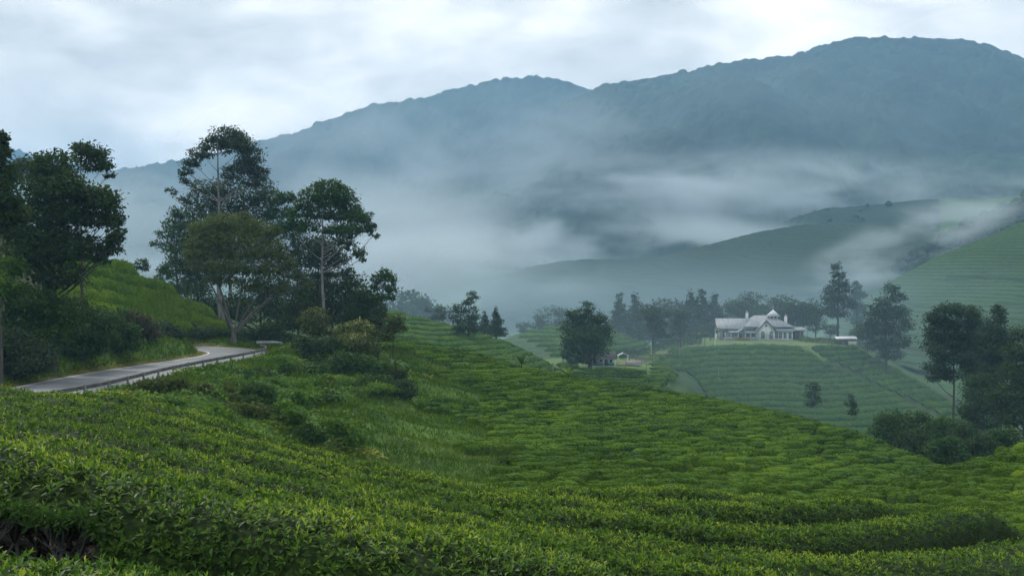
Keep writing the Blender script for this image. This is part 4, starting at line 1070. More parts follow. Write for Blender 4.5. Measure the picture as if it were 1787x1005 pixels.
make_tree('eucalyptus_tree', 'tall hazy eucalyptus right behind the bungalow', 1462, 345,
    [(1461, 466, 8, 8), (1456, 480, 8, 6), (1468, 480, 9, 6), (1462, 494, 14, 7), (1450, 508, 13, 9), (1472, 506, 14, 9), (1460, 520, 22, 9), (1446, 534, 12, 9), (1476, 532, 13, 10), (1462, 546, 20, 10)], EU, DB, 3200, 0.75, 0.45, 72, VG, hmin=0.25)
make_tree('eucalyptus_tree', 'fainter slim tree just right of the tall hazy eucalyptus', 1496, 400, [(1493, 500, 8, 8), (1497, 516, 12, 9), (1490, 532, 12, 10), (1503, 540, 12, 10), (1494, 556, 14, 10)], EU, DB, 1800, 0.8, 0.4, 73, VG)
make_tree('eucalyptus_tree', 'large grey-green tree beside the tin-roofed shed', 1545, 300,
    [(1556, 506, 13, 10), (1566, 520, 14, 10), (1540, 528, 14, 10), (1528, 544, 16, 12), (1572, 544, 16, 12), (1550, 550, 22, 14), (1520, 562, 14, 12), (1580, 568, 14, 14), (1545, 575, 28, 16), (1512, 585, 14, 12), (1566, 596, 22, 14), (1535, 604, 22, 13), (1555, 620, 20, 10)],
    EU, DB, 6500, 0.65, 0.45, 74, VG, hmin=0.1)
make_tree('eucalyptus_tree', 'tall leafy tree with a bare dark trunk at the right', 1668, 200,
    [(1655, 540, 22, 10), (1680, 546, 22, 12), (1636, 556, 20, 12), (1700, 562, 14, 12), (1660, 566, 30, 14), (1640, 584, 22, 14), (1688, 582, 24, 14), (1655, 600, 30, 15), (1692, 606, 20, 14), (1632, 614, 16, 13), (1670, 624, 28, 14), (1640, 640, 20, 13), (1690, 640, 18, 13), (1628, 656, 12, 10), (1660, 656, 18, 10)],
    EU, DB, 10000, 0.5, 0.36, 75, VG, hmin=0.3)
make_tree('eucalyptus_tree', 'narrow-topped tree second from the right edge', 1738, 205,
    [(1746, 542, 10, 10), (1744, 560, 13, 11), (1735, 578, 20, 13), (1716, 596, 18, 14), (1752, 592, 16, 14), (1730, 615, 28, 16), (1758, 622, 16, 16), (1712, 632, 16, 14), (1738, 646, 28, 16), (1720, 668, 22, 14)], EU, DB, 8000, 0.52, 0.36, 76, VG, hmin=0.2)
make_tree('broadleaf_tree', 'dark tree cut by the right edge of the picture', 1786, 172,
    [(1786, 585, 18, 16), (1775, 615, 22, 18), (1798, 620, 26, 22), (1768, 650, 26, 20), (1795, 665, 30, 22), (1765, 690, 32, 22), (1790, 715, 36, 24), (1755, 725, 30, 22), (1735, 705, 20, 18)], DK, DB, 8500, 0.45, 0.36, 77, VG, hmin=0.1)
make_tree('eucalyptus_tree', 'hazy tree filling the gap between the two tall right-hand trees', 1706, 232,
    [(1706, 570, 18, 14), (1696, 595, 20, 15), (1720, 600, 18, 15), (1700, 622, 26, 15), (1722, 645, 20, 15), (1696, 655, 22, 14), (1712, 680, 24, 14)], DK, DB, 4500, 0.55, 0.3, 175, VG, hmin=0.1)
make_tree('broadleaf_tree', 'dark low tree between the bare trunk and the right edge', 1716, 186,
    [(1716, 668, 22, 14), (1700, 690, 20, 14), (1736, 684, 22, 16), (1712, 712, 28, 16), (1744, 716, 22, 16), (1692, 722, 16, 14), (1725, 742, 30, 14)], DK, DB, 5200, 0.45, 0.28, 176, VG, hmin=0.08)
make_tree('small_tree', 'thin pale young tree left of the two below the bungalow', 1420, 232, [(1416, 672, 9, 6), (1426, 678, 9, 7), (1418, 688, 13, 8), (1424, 700, 11, 8), (1412, 704, 8, 7)], EU, PB, 900, 0.42, 0.12, 78, VG, hmin=0.3, base_z=None, shell=0.35)
make_tree('small_tree', 'thin pale young tree right of the two below the bungalow', 1487, 205, [(1487, 694, 5, 5), (1482, 703, 7, 6), (1491, 708, 7, 6), (1486, 718, 9, 6)], EU, PB, 650, 0.36, 0.1, 79, VG, hmin=0.3, shell=0.35)
RB = 'bushes in the right gully'
for k_, (x_, y_, Yd, lf, lab) in enumerate([
        (1556, 742, 150, GR, 'leftmost leafy bush of the right gully'), (1600, 744, 152, DK, 'dark bush second from the left in the right gully'),
        (1645, 752, 146, GR, 'broad green bush in the middle of the right gully'), (1688, 766, 140, DK, 'dark bush under the right-hand trees in the gully'),
        (1600, 772, 136, DK, 'low bush in front at the left of the right gully'), (1650, 786, 126, GR, 'lowest rounded bush in the right gully'),
        (1712, 786, 128, DK, 'dark bush above the right tea slope'), (1752, 770, 134, GR, 'green bush at the right end of the gully')]):
    rx_ = 26
    zb_ = zat((x_ - CX) / F * Yd, Yd)
    ybot = CY - F * zb_ / Yd
    cl = [(x_ - 14, y_ - 6, 18, 12), (x_ + 14, y_ - 4, 18, 13), (x_, y_ - 14, 18, 11), (x_, y_ + 10, 28, 14), (x_ - 20, y_ + 12, 16, 12), (x_ + 22, y_ + 14, 16, 12)]
    if ybot > y_ + 30: cl += [(x_, (ybot + y_) / 2 + 10, 24, (ybot - y_) / 2)]
    shrub(lab, x_, Yd, cl, lf, 3600, 0.38, 90 + k_, grp=RB)

def proto_tree(kind, seed):
    """trees far off in the haze, 10 m tall at scale 1"""
    r = np.random.default_rng(seed)
    if kind == 'conifer':
        cl = [(r.normal(0, .1), r.normal(0, .1), z, max(0.25, 2.0 * (1 - z / 10.4)), max(0.25, 2.0 * (1 - z / 10.4)), 0.6) for z in np.linspace(1.4, 9.8, 14)]
    elif kind == 'tall':
        cl = [(r.normal(0, 0.9), r.normal(0, 0.9), z, r.uniform(.9, 1.5), r.uniform(.9, 1.5), r.uniform(.7, 1.1)) for z in np.linspace(4.0, 9.3, 9)]
    else:
        cl = [(r.normal(0, 1.5), r.normal(0, 1.5), 3.0 + 5.6 * r.random() ** 0.8, r.uniform(1.2, 2.0), r.uniform(1.2, 2.0), r.uniform(.9, 1.4)) for _ in range(12)]
    v, q = tree_wood(r, 10, 0.22, cl, hmin=0.1 if kind != 'tall' else 0.3, twigs=2, sides=5)
    w = mesh('trunk', v, Q=q, smooth=True)
    v, f, tn = crown_leaves(r, cl, 2600 if kind != 'tall' else 1700, 0.42, shell=0.5)
    c = mesh('crown', v, T=f, tone=tn)
    return w, c
PR = {k: [proto_tree(k, 400 + 10 * i_ + j_) for j_ in range(2)] for i_, k in enumerate(('conifer', 'broad', 'tall'))}
for k in PR:
    for w_, c_ in PR[k]:
        w_.materials.append(DB); c_.materials.append({'conifer': DK, 'broad': EU, 'tall': EU}[k])
def far_tree(name, kind, var, px, top, Y, label, width=1.0, grp='hazy trees behind the valley', mat_=None):
    X = (px - CX) / F * Y; z0 = zat(X, Y)
    Ht = -(top - CY) / F * Y - z0
    t = thing(name, label, 'tree', (X, Y, z0), grp, rz=(px * 1.7) % 6.28)
    s = max(Ht, 2.0) / 10.0
    t.scale = (s * width, s * width, s)
    w_, c_ = PR[kind][var]
    link('trunk', w_, None, t)
    link('crown', c_, None, t, kind='stuff')
    return t
far = [('conifer_tree', 'conifer', 0, 846, 543, 256, 'pointed conifer left of the pair on the terraced slope', 1.6),
    ('conifer_tree', 'conifer', 1, 866, 536, 252, 'pointed conifer right of the pair on the terraced slope', 1.6),
    ('broadleaf_tree', 'broad', 0, 766, 530, 275, 'round hazy tree on the ridge of the terraced slope', 1.0),
    ('broadleaf_tree', 'broad', 1, 702, 500, 420, 'large faint tree in the mist left of the valley', 1.1),
    ('tall_tree', 'tall', 0, 738, 512, 420, 'faint slim tree in the mist beside the large faint one', 1.2),
    ('broadleaf_tree', 'broad', 0, 975, 528, 380, 'faint round tree in the mist left of the big dark tree', 1.0),
    ('broadleaf_tree', 'broad', 1, 942, 548, 360, 'faint small tree at the left of the misty ridge', .9),
    ('broadleaf_tree', 'broad', 0, 918, 558, 352, 'lowest faint bushy tree on the misty ridge', 1.0),
    ('conifer_tree', 'conifer', 0, 1081, 511, 345, 'pointed hazy conifer just right of the big dark tree', 1.6),
    ('conifer_tree', 'conifer', 1, 1109, 513, 350, 'second pointed hazy conifer right of the big dark tree', 1.6),
    ('broadleaf_tree', 'broad', 1, 1143, 518, 375, 'dark hazy tree, left of the misty clump', 1.1),
    ('broadleaf_tree', 'broad', 0, 1172, 514, 378, 'dark hazy tree, right of the misty clump', 1.1),
    ('conifer_tree', 'conifer', 1, 1204, 509, 370, 'hazy conifer, left of the three near the bungalow', 1.6),
    ('conifer_tree', 'conifer', 0, 1224, 505, 366, 'hazy conifer, tallest of the three near the bungalow', 1.6),
    ('conifer_tree', 'conifer', 1, 1247, 512, 372, 'hazy conifer, right of the three near the bungalow', 1.6),
    ('tall_tree', 'tall', 1, 1141, 537, 292, 'brownish open tree behind the lane to the bungalow', 1.5),
    ('tall_tree', 'tall', 0, 1188, 541, 306, 'smaller open tree by the lane to the bungalow', 1.3),
    ('broadleaf_tree', 'broad', 0, 1216, 566, 322, 'low leafy tree left of the bungalow garden', 1.2),
    ('broadleaf_tree', 'broad', 1, 1240, 562, 330, 'low tree touching the left wing of the bungalow', 1.2),
    ('broadleaf_tree', 'broad', 0, 1283, 520, 366, 'dark tree behind the left wing of the bungalow', 1.15),
    ('broadleaf_tree', 'broad', 1, 1310, 507, 372, 'tall dark tree behind the left chimney', 1.1),
    ('broadleaf_tree', 'broad', 0, 1342, 515, 378, 'dark tree behind the bungalow turret', 1.15),
    ('broadleaf_tree', 'broad', 1, 1374, 512, 372, 'dark tree behind the right chimney', 1.1),
    ('broadleaf_tree', 'broad', 0, 1402, 516, 366, 'dark tree right of the right chimney', 1.1),
    ('broadleaf_tree', 'broad', 1, 1424, 532, 360, 'rightmost dark tree of the row behind the bungalow', 1.0),
    ('broadleaf_tree', 'broad', 0, 1448, 562, 338, 'low leafy tree between bungalow and shed', 1.2),
    ('broadleaf_tree', 'broad', 1, 1500, 560, 332, 'low leafy tree behind the tin-roofed shed', 1.2)]
for f_ in far:
    far_tree(*f_)

# ------------------------------------------------------------------ bungalow
SB = 0.1668
hx, hy = (1322 - CX) / F * 332.0, 332.0
hz_ = zat(hx + 2, hy + 3)
bung = thing('bungalow', 'white bungalow with grey roofs, turret and two chimneys on the lawn', 'house', (hx, hy, hz_ - 0.1))
bung.rotation_euler = (0, 0, math.radians(-3)); bung.scale = (1.045, 1.045, 1.045)
def part(name, mb, m, parent=None):
    return mb.build(name, m, parent or bung)
W0 = -10.9                                        # left end of the left wing
# walls
part('wall', MB().prism([(0, 0), (5.0, 0), (5.0, 3.25), (2.5, 5.9), (0, 3.25)], 'y', 0, 9.0), M['wall_white'])      # gable block
part('wall', MB().box(5.003, 10.4, 1.2, 9.0, 0, 2.9), M['wall_white'])                                                # right wing
part('wall', MB().box(W0, -0.003, 3.4, 9.0, 0, 3.5), M['wall_white'])                                                  # left wing, behind the veranda
part('wall', MB().prism([(1.6, 0), (9.0, 0), (9.0, 3.6), (5.3, 6.15), (1.6, 3.6)], 'x', W0 - 0.05, W0 + 0.2), M['wall_white'])    # left gable end
part('plinth', MB().box(-0.06, 10.46, -0.06 + 0.0, 8.9, 0, 0.35), M['concrete'])
def gable_roof_y(x0, x1, ze, zr, y0, y1, th=0.16, ov=0.45):
    xm = (x0 + x1) / 2; sl = (zr - ze) / (xm - x0)
    a = (x0 - ov, ze - ov * sl); c = (x1 + ov, ze - ov * sl); b = (xm, zr)
    return MB().prism([a, b, c, (c[0], c[1] + th), (b[0], b[1] + th * 1.25), (a[0], a[1] + th)], 'y', y0, y1)
def gable_roof_x(y0, y1, ze, zr, x0, x1, th=0.16, ov=0.45):
    ym = (y0 + y1) / 2; sl = (zr - ze) / (ym - y0)
    a = (y0 - ov, ze - ov * sl); c = (y1 + ov, ze - ov * sl); b = (ym, zr)
    return MB().prism([a, b, c, (c[0], c[1] + th), (b[0], b[1] + th * 1.25), (a[0], a[1] + th)], 'x', x0, x1)
part('roof', gable_roof_y(0, 5.0, 3.26, 5.95, -0.55, 6.0), M['roof'])
part('bargeboard', MB().prism([(-0.5, 2.6), (2.5, 5.83), (5.5, 2.6), (5.5, 2.85), (2.5, 6.1), (-0.5, 2.85)], 'y', -0.63, -0.553), M['trim_dark'])
part('roof', gable_roof_x(1.6, 9.0, 3.62, 6.2, W0 - 0.7, -1.0), M['roof'])
part('bargeboard', MB().prism([(1.1, 3.1), (5.3, 6.05), (9.5, 3.1), (9.5, 3.4), (5.3, 6.38), (1.1, 3.4)], 'x', W0 - 0.76, W0 - 0.703), M['trim_dark'])
# main hipped roof
hip = MB()
e0, e1, f0, f1, ze, zr = -3.6, 10.9, 1.0, 12.6, 4.1, 7.25
hip.add([(e0, f0, ze), (e1, f0, ze), (e1, f1, ze), (e0, f1, ze), (0.2, 6.8, zr), (5.0, 6.8, zr), (e0, f0, ze - .16), (e1, f0, ze - .16), (e1, f1, ze - .16), (e0, f1, ze - .16)],
        [(0, 1, 5, 4), (1, 2, 5), (2, 3, 4, 5), (3, 0, 4), (6, 7, 1, 0), (7, 8, 2, 1), (8, 9, 3, 2), (9, 6, 0, 3), (9, 8, 7, 6)])
part('roof', hip, M['roof'])
part('wall', MB().box(-2.9, 10.1, 1.6, 11.8, 2.9, 3.93), M['trim_dark'])
# turret
tx, ty = 5.7, 6.6
part('turret_wall', MB().box(tx - 1.15, tx + 1.15, ty - 1.15, ty + 1.15, 5.6, 7.0), M['wall_white'])
for k_ in (-0.55, 0.55):
    part('turret_window', MB().box(tx + k_ - 0.3, tx + k_ + 0.3, ty - 1.19, ty - 1.153, 6.3, 6.9), M['glass'])
trf = MB().add([(tx - 1.9, ty - 1.9, 6.95), (tx + 1.9, ty - 1.9, 6.95), (tx + 1.9, ty + 1.9, 6.95), (tx - 1.9, ty + 1.9, 6.95), (tx, ty, 9.0)], [(0, 1, 4), (1, 2, 4), (2, 3, 4), (3, 0, 4), (3, 2, 1, 0)])
tro = part('turret_roof', trf, M['roof_light'])
MB().tube([(tx, ty, 8.9), (tx, ty, 9.8)], [0.09, 0.04], 6).build('finial', M['trim_white'], tro)
for cx_, cy_, z0, z1 in ((-2.2, 5.2, 5.6, 8.0), (9.6, 7.4, 4.0, 7.0)):
    ch = part('chimney', MB().box(cx_ - .36, cx_ + .36, cy_ - .36, cy_ + .36, z0, z1), M['wall_white'])
    MB().box(cx_ - .44, cx_ + .44, cy_ - .44, cy_ + .44, z1 + .002, z1 + 0.14).build('chimney_cap', M['concrete'], ch)
    MB().tube([(cx_, cy_, z1 + .14), (cx_, cy_, z1 + .6)], [0.16, 0.13], 8).build('chimney_pot', M['trim_white'], ch)
# right wing lean-to roof
part('lean_to_roof', MB().prism([(0.45, 2.75), (2.3, 3.85), (2.3, 4.0), (0.45, 2.9)], 'x', 5.0, 10.95), M['roof'])
def arch_pts(x0, x1, z0, z1, n=8):
    r_ = (x1 - x0) / 2; xm = (x0 + x1) / 2
    return [(x0, z0), (x1, z0)] + [(xm + r_ * math.cos(a), z1 - r_ + r_ * math.sin(a)) for a in np.linspace(0, math.pi, n)]
for x0 in (1.05, 3.45):
    wn = part('window', MB().prism(arch_pts(x0, x0 + 0.95, 0.62, 2.75), 'y', -0.03, -0.003), M['glass'])
    o = MB()
    o.prism(arch_pts(x0 - .14, x0 + 1.09, 0.55, 2.92), 'y', -0.025, -0.002)
    MB().box(x0 + .44, x0 + .51, -0.06, -0.031, .62, 2.4).build('mullion', M['trim_white'], wn)
    MB().box(x0, x0 + .95, -0.06, -0.031, 1.9, 1.97).build('mullion', M['trim_white'], wn)
    MB().box(x0 - .12, x0 + 1.07, -0.14, -0.002, .46, .56).build('sill', M['concrete'], wn)
part('vent', MB().box(2.2, 2.8, -0.04, -0.002, 4.1, 4.75), M['trim_dark'])
part('downpipe', MB().tube([(2.5, -0.05, 0.1), (2.5, -0.05, 3.9)], 0.05, 6), M['concrete'])
for x0 in (5.3, 6.45, 7.75, 9.2):
    wn = part('window', MB().box(x0, x0 + 0.85, 1.165, 1.197, 0.75, 2.4), M['glass'])
    MB().box(x0 + .39, x0 + .46, 1.13, 1.164, .75, 2.4).build('mullion', M['trim_white'], wn)
    MB().box(x0 - .08, x0 + .93, 1.1, 1.198, .64, .748).build('sill', M['concrete'], wn)
# veranda of the left wing
part('veranda_floor', MB().box(W0 + 1.2, -0.1, -0.2, 3.35, 0.0, 0.3), M['concrete'])
part('veranda_roof', MB().add([(W0 + 1.6, 3.3, 3.3), (0.2, 3.3, 3.3), (0.5, -0.5, 2.15), (W0 + 3.0, -0.5, 2.3), (W0 + 1.6, 3.3, 3.44), (0.2, 3.3, 3.44), (0.5, -0.5, 2.29), (W0 + 3.0, -0.5, 2.44)],
     [(0, 1, 2, 3), (7, 6, 5, 4), (0, 4, 5, 1), (1, 5, 6, 2), (2, 6, 7, 3), (3, 7, 4, 0)]), M['roof'])
part('porch_gable', MB().prism([(-5.9, 2.5), (-4.6, 3.25), (-3.3, 2.5), (-3.3, 2.62), (-4.6, 3.4), (-5.9, 2.62)], 'y', -0.7, 2.0), M['roof_light'])
for x0 in (W0 + 1.5, W0 + 3.2, -5.6, -3.5, -2.0, -0.4):
    part('veranda_post', MB().box(x0 - .1, x0 + .1, -0.3, -0.1, 0.3, 2.3), M['trim_white'])
part('balustrade', MB().box(W0 + 1.5, -6.0, -0.22, -0.14, 0.35, 0.95), M['concrete'])
part('balustrade', MB().box(-3.2, -0.5, -0.22, -0.14, 0.35, 0.95), M['concrete'])
for x0 in (-9.6, -7.6, -3.0, -1.6):
    part('window', MB().box(x0, x0 + 0.9, 3.33, 3.397, 0.9, 2.4), M['glass'])
part('door', MB().box(-5.2, -4.1, 3.33, 3.397, 0.3, 2.5), M['trim_dark'])
part('bay_window', MB().box(W0 - .12, W0 - .053, 3.6, 5.0, 0.8, 2.4), M['glass'])
part('annex_roof', MB().prism([(1.6, 2.9), (8.2, 3.6), (8.2, 3.72), (1.6, 3.02)], 'x', 10.6, 15.0), M['roof'])
for x0, y0 in ((12.7, 1.8), (14.8, 1.8), (14.8, 8.0), (12.7, 8.0)):
    part('annex_post', MB().box(x0 - .08, x0 + .08, y0 - .08, y0 + .08, 0, 2.93 if y0 < 4 else 3.5), M['wood'])
part('annex_wall', MB().box(10.41, 15.0, 8.3, 8.45, 0, 2.8), M['trim_dark'])
# yellow flower bed along the veranda
r_ = np.random.default_rng(77)
n = 1500
P = np.stack([hx + r_.uniform(-7.2, -2.4, n), hy - 1.0 + r_.normal(0, .3, n), hz_ + r_.uniform(0.05, 0.75, n)], -1)
v_, f_ = leaves(P, rand_dirs(n), rand_dirs(n), 0.24, 0.15)
tag(link('flower_bed', mesh('flower_bed', v_, T=f_, tone=np.repeat(r_.random(n), 4)), M['flower'], kind='stuff'), 'yellow flowers in a bed before the bungalow veranda', 'flowers')
# clipped garden hedge by the annex
def blob_hedge(label, pts, Y0, h, w, leaf, seed, n=2200, size=0.32):
    r = np.random.default_rng(seed); pts = np.array(pts, float)
    s = np.concatenate([[0], np.cumsum(np.linalg.norm(np.diff(pts, axis=0), axis=1))])
    t = r.uniform(0, s[-1], n)
    x = np.interp(t, s, pts[:, 0]); y = np.interp(t, s, pts[:, 1])
    a = r.uniform(0, math.pi, n); rr_ = 0.7 + 0.3 * r.random(n)
    x2 = x + np.cos(a) * w * rr_ * 0.3; y2 = y + np.cos(a) * w * rr_ - 0.0
    z = height(x2, y2) + np.sin(a) * h * rr_ * (0.75 + 0.5 * vnoise(t / 1.5, t * 0, seed))
    P = np.stack([x2, y2, z], -1)
    v, f = leaves(P, rand_dirs(n, r), unit(r.normal(size=(n, 3)) + [0, 0, 1]), size, size * .6)
    o = link('garden_hedge', mesh('garden_hedge', v, T=f, tone=np.repeat(0.3 + 0.5 * r.random(n), 4)), leaf)
    return tag(o, label, 'hedge', 'garden hedges round the bungalow')
def w_(px, Y): return ((px - CX) / F * Y, Y)
blob_hedge('loose hedge between the bungalow and the tin-roofed shed', [w_(1394, 326), w_(1420, 322), w_(1450, 318), w_(1470, 316)], 0, 1.6, 1.2, OL, 201)
blob_hedge('leafy garden shrubs left of the lawn by the lane', [w_(1140, 300), w_(1165, 305), w_(1195, 312), w_(1225, 318)], 0, 2.4, 1.6, GR, 203, 2600, 0.42)
blob_hedge('row of bushes above the small white house', [w_(1075, 275), w_(1100, 282), w_(1135, 292)], 0, 1.7, 1.2, GR, 204, 2000, 0.36)

# ------------------------------------------------------------------ shed
sx, sy = (1478 - CX) / F * 316, 316.0
shed = thing('shed', 'small shed with a pale tin roof right of the bungalow', 'shed', (sx, sy, zat(sx, sy) - 0.2))
MB().box(-2.4, 2.7, 0, 3.2, 0, 1.9).build('wall', M['wood'], shed)
MB().box(0.4, 2.72, -0.05, -0.003, 0.15, 1.25).build('wall_panel', M['wall_white'], shed)
MB().box(-0.7, 0.3, -0.04, -0.004, 0.1, 1.75).build('door', M['trim_dark'], shed)
MB().prism([(-0.6, 1.92), (1.4, 2.5), (3.5, 1.95), (3.5, 2.05), (1.4, 2.62), (-0.6, 2.02)], 'x', -3.2, 3.0).build('roof', M['roof_light'], shed)

# ------------------------------------------------------------------ small white house under the dark tree
kx, ky = (1052 - CX) / F * 250, 250.0
kz = zat(kx, ky + 2)
kh = thing('cottage', 'small white and teal house half hidden under the big dark tree', 'house', (kx, ky, kz - 0.1))
kh.scale = (0.82, 0.82, 0.85)
MB().box(-3.2, 3.2, 0, 5.0, 0, 0.95).build('lower_wall', M['teal'], kh)
MB().box(-3.2, 3.2, 0, 5.0, 0.953, 2.3).build('wall', M['wall_white'], kh)
krf = MB().prism([(-0.8, 2.15), (2.5, 3.5), (5.8, 2.15), (5.8, 2.25), (2.5, 3.62), (-0.8, 2.25)], 'x', -3.8, 3.8).build('roof', M['trim_dark'], kh)
for x0 in (-2.6, -0.9, 1.9):
    wn = MB().box(x0, x0 + 0.8, -0.04, -0.003, 1.15, 2.0).build('window', M['glass'], kh)
MB().box(0.5, 1.4, -0.05, -0.004, 0.05, 1.95).build('door', M['trim_dark'], kh)
MB().box(-3.6, 3.6, -1.6, -0.01, 0.02, 0.14).build('step', M['concrete'], kh)
for x0 in (-3.3, 0.1, 3.3):
    MB().box(x0 - .07, x0 + .07, -1.5, -1.36, 0.14, 2.0).build('porch_post', M['trim_white'], kh)
MB().prism([(-1.75, 1.95), (-0.02, 2.3), (-0.02, 2.36), (-1.75, 2.01)], 'x', -3.7, 3.7).build('porch_roof', M['trim_dark'], kh)
# awning beside it
ax, ay = (1088 - CX) / F * 252, 252.0
aw = thing('awning', 'small pale blue canopy right of the little white house', 'canopy', (ax, ay, zat(ax, ay)))
MB().prism([(-1.3, 2.2), (0, 2.75), (1.3, 2.2), (1.3, 2.26), (0, 2.82), (-1.3, 2.26)], 'y', 0, 2.2).build('cover', M['roof_light'], aw)
for x0 in (-1.1, 1.1):
    for y0 in (0.1, 2.1):
        MB().box(x0 - .05, x0 + .05, y0 - .05, y0 + .05, 0, 2.24).build('leg', M['trim_white'], aw)
# low wall and rail of the lane
lx, ly = (1108 - CX) / F * 250, 250.0
lw = thing('garden_wall', 'low grey parapet at the start of the lane', 'wall', (lx, ly, zat(lx, ly) - 0.1))
MB().box(-2.3, 1.3, 0, 0.25, 0, 0.9).build('wall', M['concrete'], lw)
MB().box(-2.4, 1.4, -0.05, 0.3, 0.903, 1.02).build('coping', M['concrete'], lw)
fpts = [w_(1098, 262), w_(1110, 262), w_(1120, 258), w_(1128, 252)]
fz = [zat(*p_) for p_ in fpts]
fc = thing('rail_fence', 'thin grey rail fence sloping along the lane', 'fence', (fpts[0][0], fpts[0][1], fz[0]))
for k_ in range(4):
    q_ = (fpts[k_][0] - fpts[0][0], fpts[k_][1] - fpts[0][1], fz[k_] - fz[0])
    MB().box(q_[0] - .06, q_[0] + .06, q_[1] - .06, q_[1] + .06, q_[2] - .2, q_[2] + 1.5).build('post', M['post'], fc)
    if k_ < 3:
        q2 = (fpts[k_ + 1][0] - fpts[0][0], fpts[k_ + 1][1] - fpts[0][1], fz[k_ + 1] - fz[0])
        for hh_ in (0.8, 1.4):
            MB().tube([(q_[0], q_[1] - .09, q_[2] + hh_), (q2[0], q2[1] - .09, q2[2] + hh_)], 0.05, 5).build('rail', M['post'], fc)
# lane up to the bungalow
LPX = np.array([1085, 1110, 1135, 1160, 1185, 1215]); LYY = np.array([252, 262, 276, 288, 300, 310.0])
q_ = np.linspace(0, 1, 40); lx_ = np.interp(q_, np.linspace(0, 1, 6), (LPX - CX) / F * LYY); ly_ = np.interp(q_, np.linspace(0, 1, 6), LYY)
tx_, ty_ = np.gradient(lx_), np.gradient(ly_); Ln = np.hypot(tx_, ty_); nx_, ny_ = ty_ / Ln, -tx_ / Ln
Va = []
for k_ in np.linspace(-1.5, 1.5, 4):
    X_, Y_ = lx_ + nx_ * k_, ly_ + ny_ * k_; Va.append(np.stack([X_, Y_, height(X_, Y_) + 0.12], -1))
V = np.stack(Va, 1).reshape(-1, 3); i = np.arange(39)[:, None] * 4; j = np.arange(3)[None, :]
tag(link('lane', mesh('lane', V, Q=np.stack([i + j, i + j + 1, i + 5 + j, i + 4 + j], -1).reshape(-1, 4)), M['dirt']), 'pale lane climbing to the bungalow', 'lane', kind='structure')

# poles
for px, Yd, hgt, lab, mt in ((965, 160, 2.3, 'thin pole left of the banana plants', 'wood'), (1248, 300, 4.6, 'tall pale post on the lawn edge left of the bungalow', 'trim_white'), (1186, 288, 4.0, 'pale post among the shrubs by the lane', 'wood'),
        (1141, 268, 3.4, 'grey post beside the grassy lane', 'wood'), (1254, 282, 2.8, 'short post standing in the tea below the lawn', 'wood'), (1230, 302, 2.2, 'thin dark post at the left end of the lawn', 'trim_dark')):
    X = (px - CX) / F * Yd
    p_ = MB().tube([(0, 0, -0.3), (0.01, 0, hgt * .5), (0, 0, hgt)], [0.11, 0.10, 0.08], 8).box(-0.13, 0.13, -0.13, 0.13, hgt - 0.02, hgt + 0.05).build('post', M[mt], None, (X, Yd, zat(X, Yd)))
    tag(p_, lab, 'post')

# ------------------------------------------------------------------ banana plants and fern
def frond_plant(name, label, cat, px, Y, n, L, W, leaf, stem_h, seed, droop=0.9, up=0.9, group=None):
    r = np.random.default_rng(seed); X = (px - CX) / F * Y; z0 = zat(X, Y)
    t = thing(name, label, cat, (X, Y, z0), group)
    MB().tube([(0, 0, -.2), (0.05, 0, stem_h * .6), (0, 0.04, stem_h)], [0.16, 0.13, 0.08], 8).build('stem', M['bark_dark'], t, smooth=True)
    for k in range(n):
        a = 2 * math.pi * k / n + r.normal(0, .25); el = up + r.normal(0, .18); l = L * r.uniform(.75, 1.1)
        m = 9; s = np.linspace(0, 1, m)
        rad_ = l * (s * math.cos(el) + 0.28 * s * s * droop); zz = stem_h * 0.97 + l * (math.sin(el) * s - droop * 0.55 * s ** 2.2)
        c = np.stack([np.cos(a) * rad_, np.sin(a) * rad_, zz], -1)
        side = np.array([-math.sin(a), math.cos(a), 0]); w = W * np.sin(math.pi * np.clip(s * .93 + .05, 0, 1)) ** 0.6
        jag = 1 + 0.12 * r.normal(size=m)
        V = np.stack([c + side * (w * jag)[:, None] - [0, 0, .0] + np.array([0, 0, 1]) * (w * .18)[:, None], c, c - side * (w * jag)[:, None] + np.array([0, 0, 1]) * (w * .18)[:, None]], 1).reshape(-1, 3)
        i = np.arange(m - 1)[:, None] * 3; j = np.arange(2)[None, :]
        link('frond', mesh('frond', V, Q=np.stack([i + j, i + j + 1, i + 4 + j, i + 3 + j], -1).reshape(-1, 4), tone=np.full(len(V), .35 + .4 * r.random())), leaf, t)
    return t
frond_plant('banana_plant', 'upright banana plant on the far rim of the bowl', 'banana plant', 910, 158, 9, 2.4, 0.27, GR, 1.6, 1, 0.5, 1.15, 'banana plants on the rim of the bowl')
frond_plant('banana_plant', 'spreading pale banana plant beside the thin pole', 'banana plant', 992, 156, 11, 2.9, 0.24, BR, 1.2, 2, 1.0, 0.85, 'banana plants on the rim of the bowl')
frond_plant('tree_fern', 'drooping tree fern at the right foot of the bank', 'tree fern', 690, 124, 13, 2.6, 0.22, GR, 2.0, 3, 1.2, 0.6)
frond_plant('palm', 'small feathery palm in the garden left of the bungalow', 'palm', 1222, 316, 12, 3.2, 0.24, OL, 2.6, 4, 1.1, 0.8)

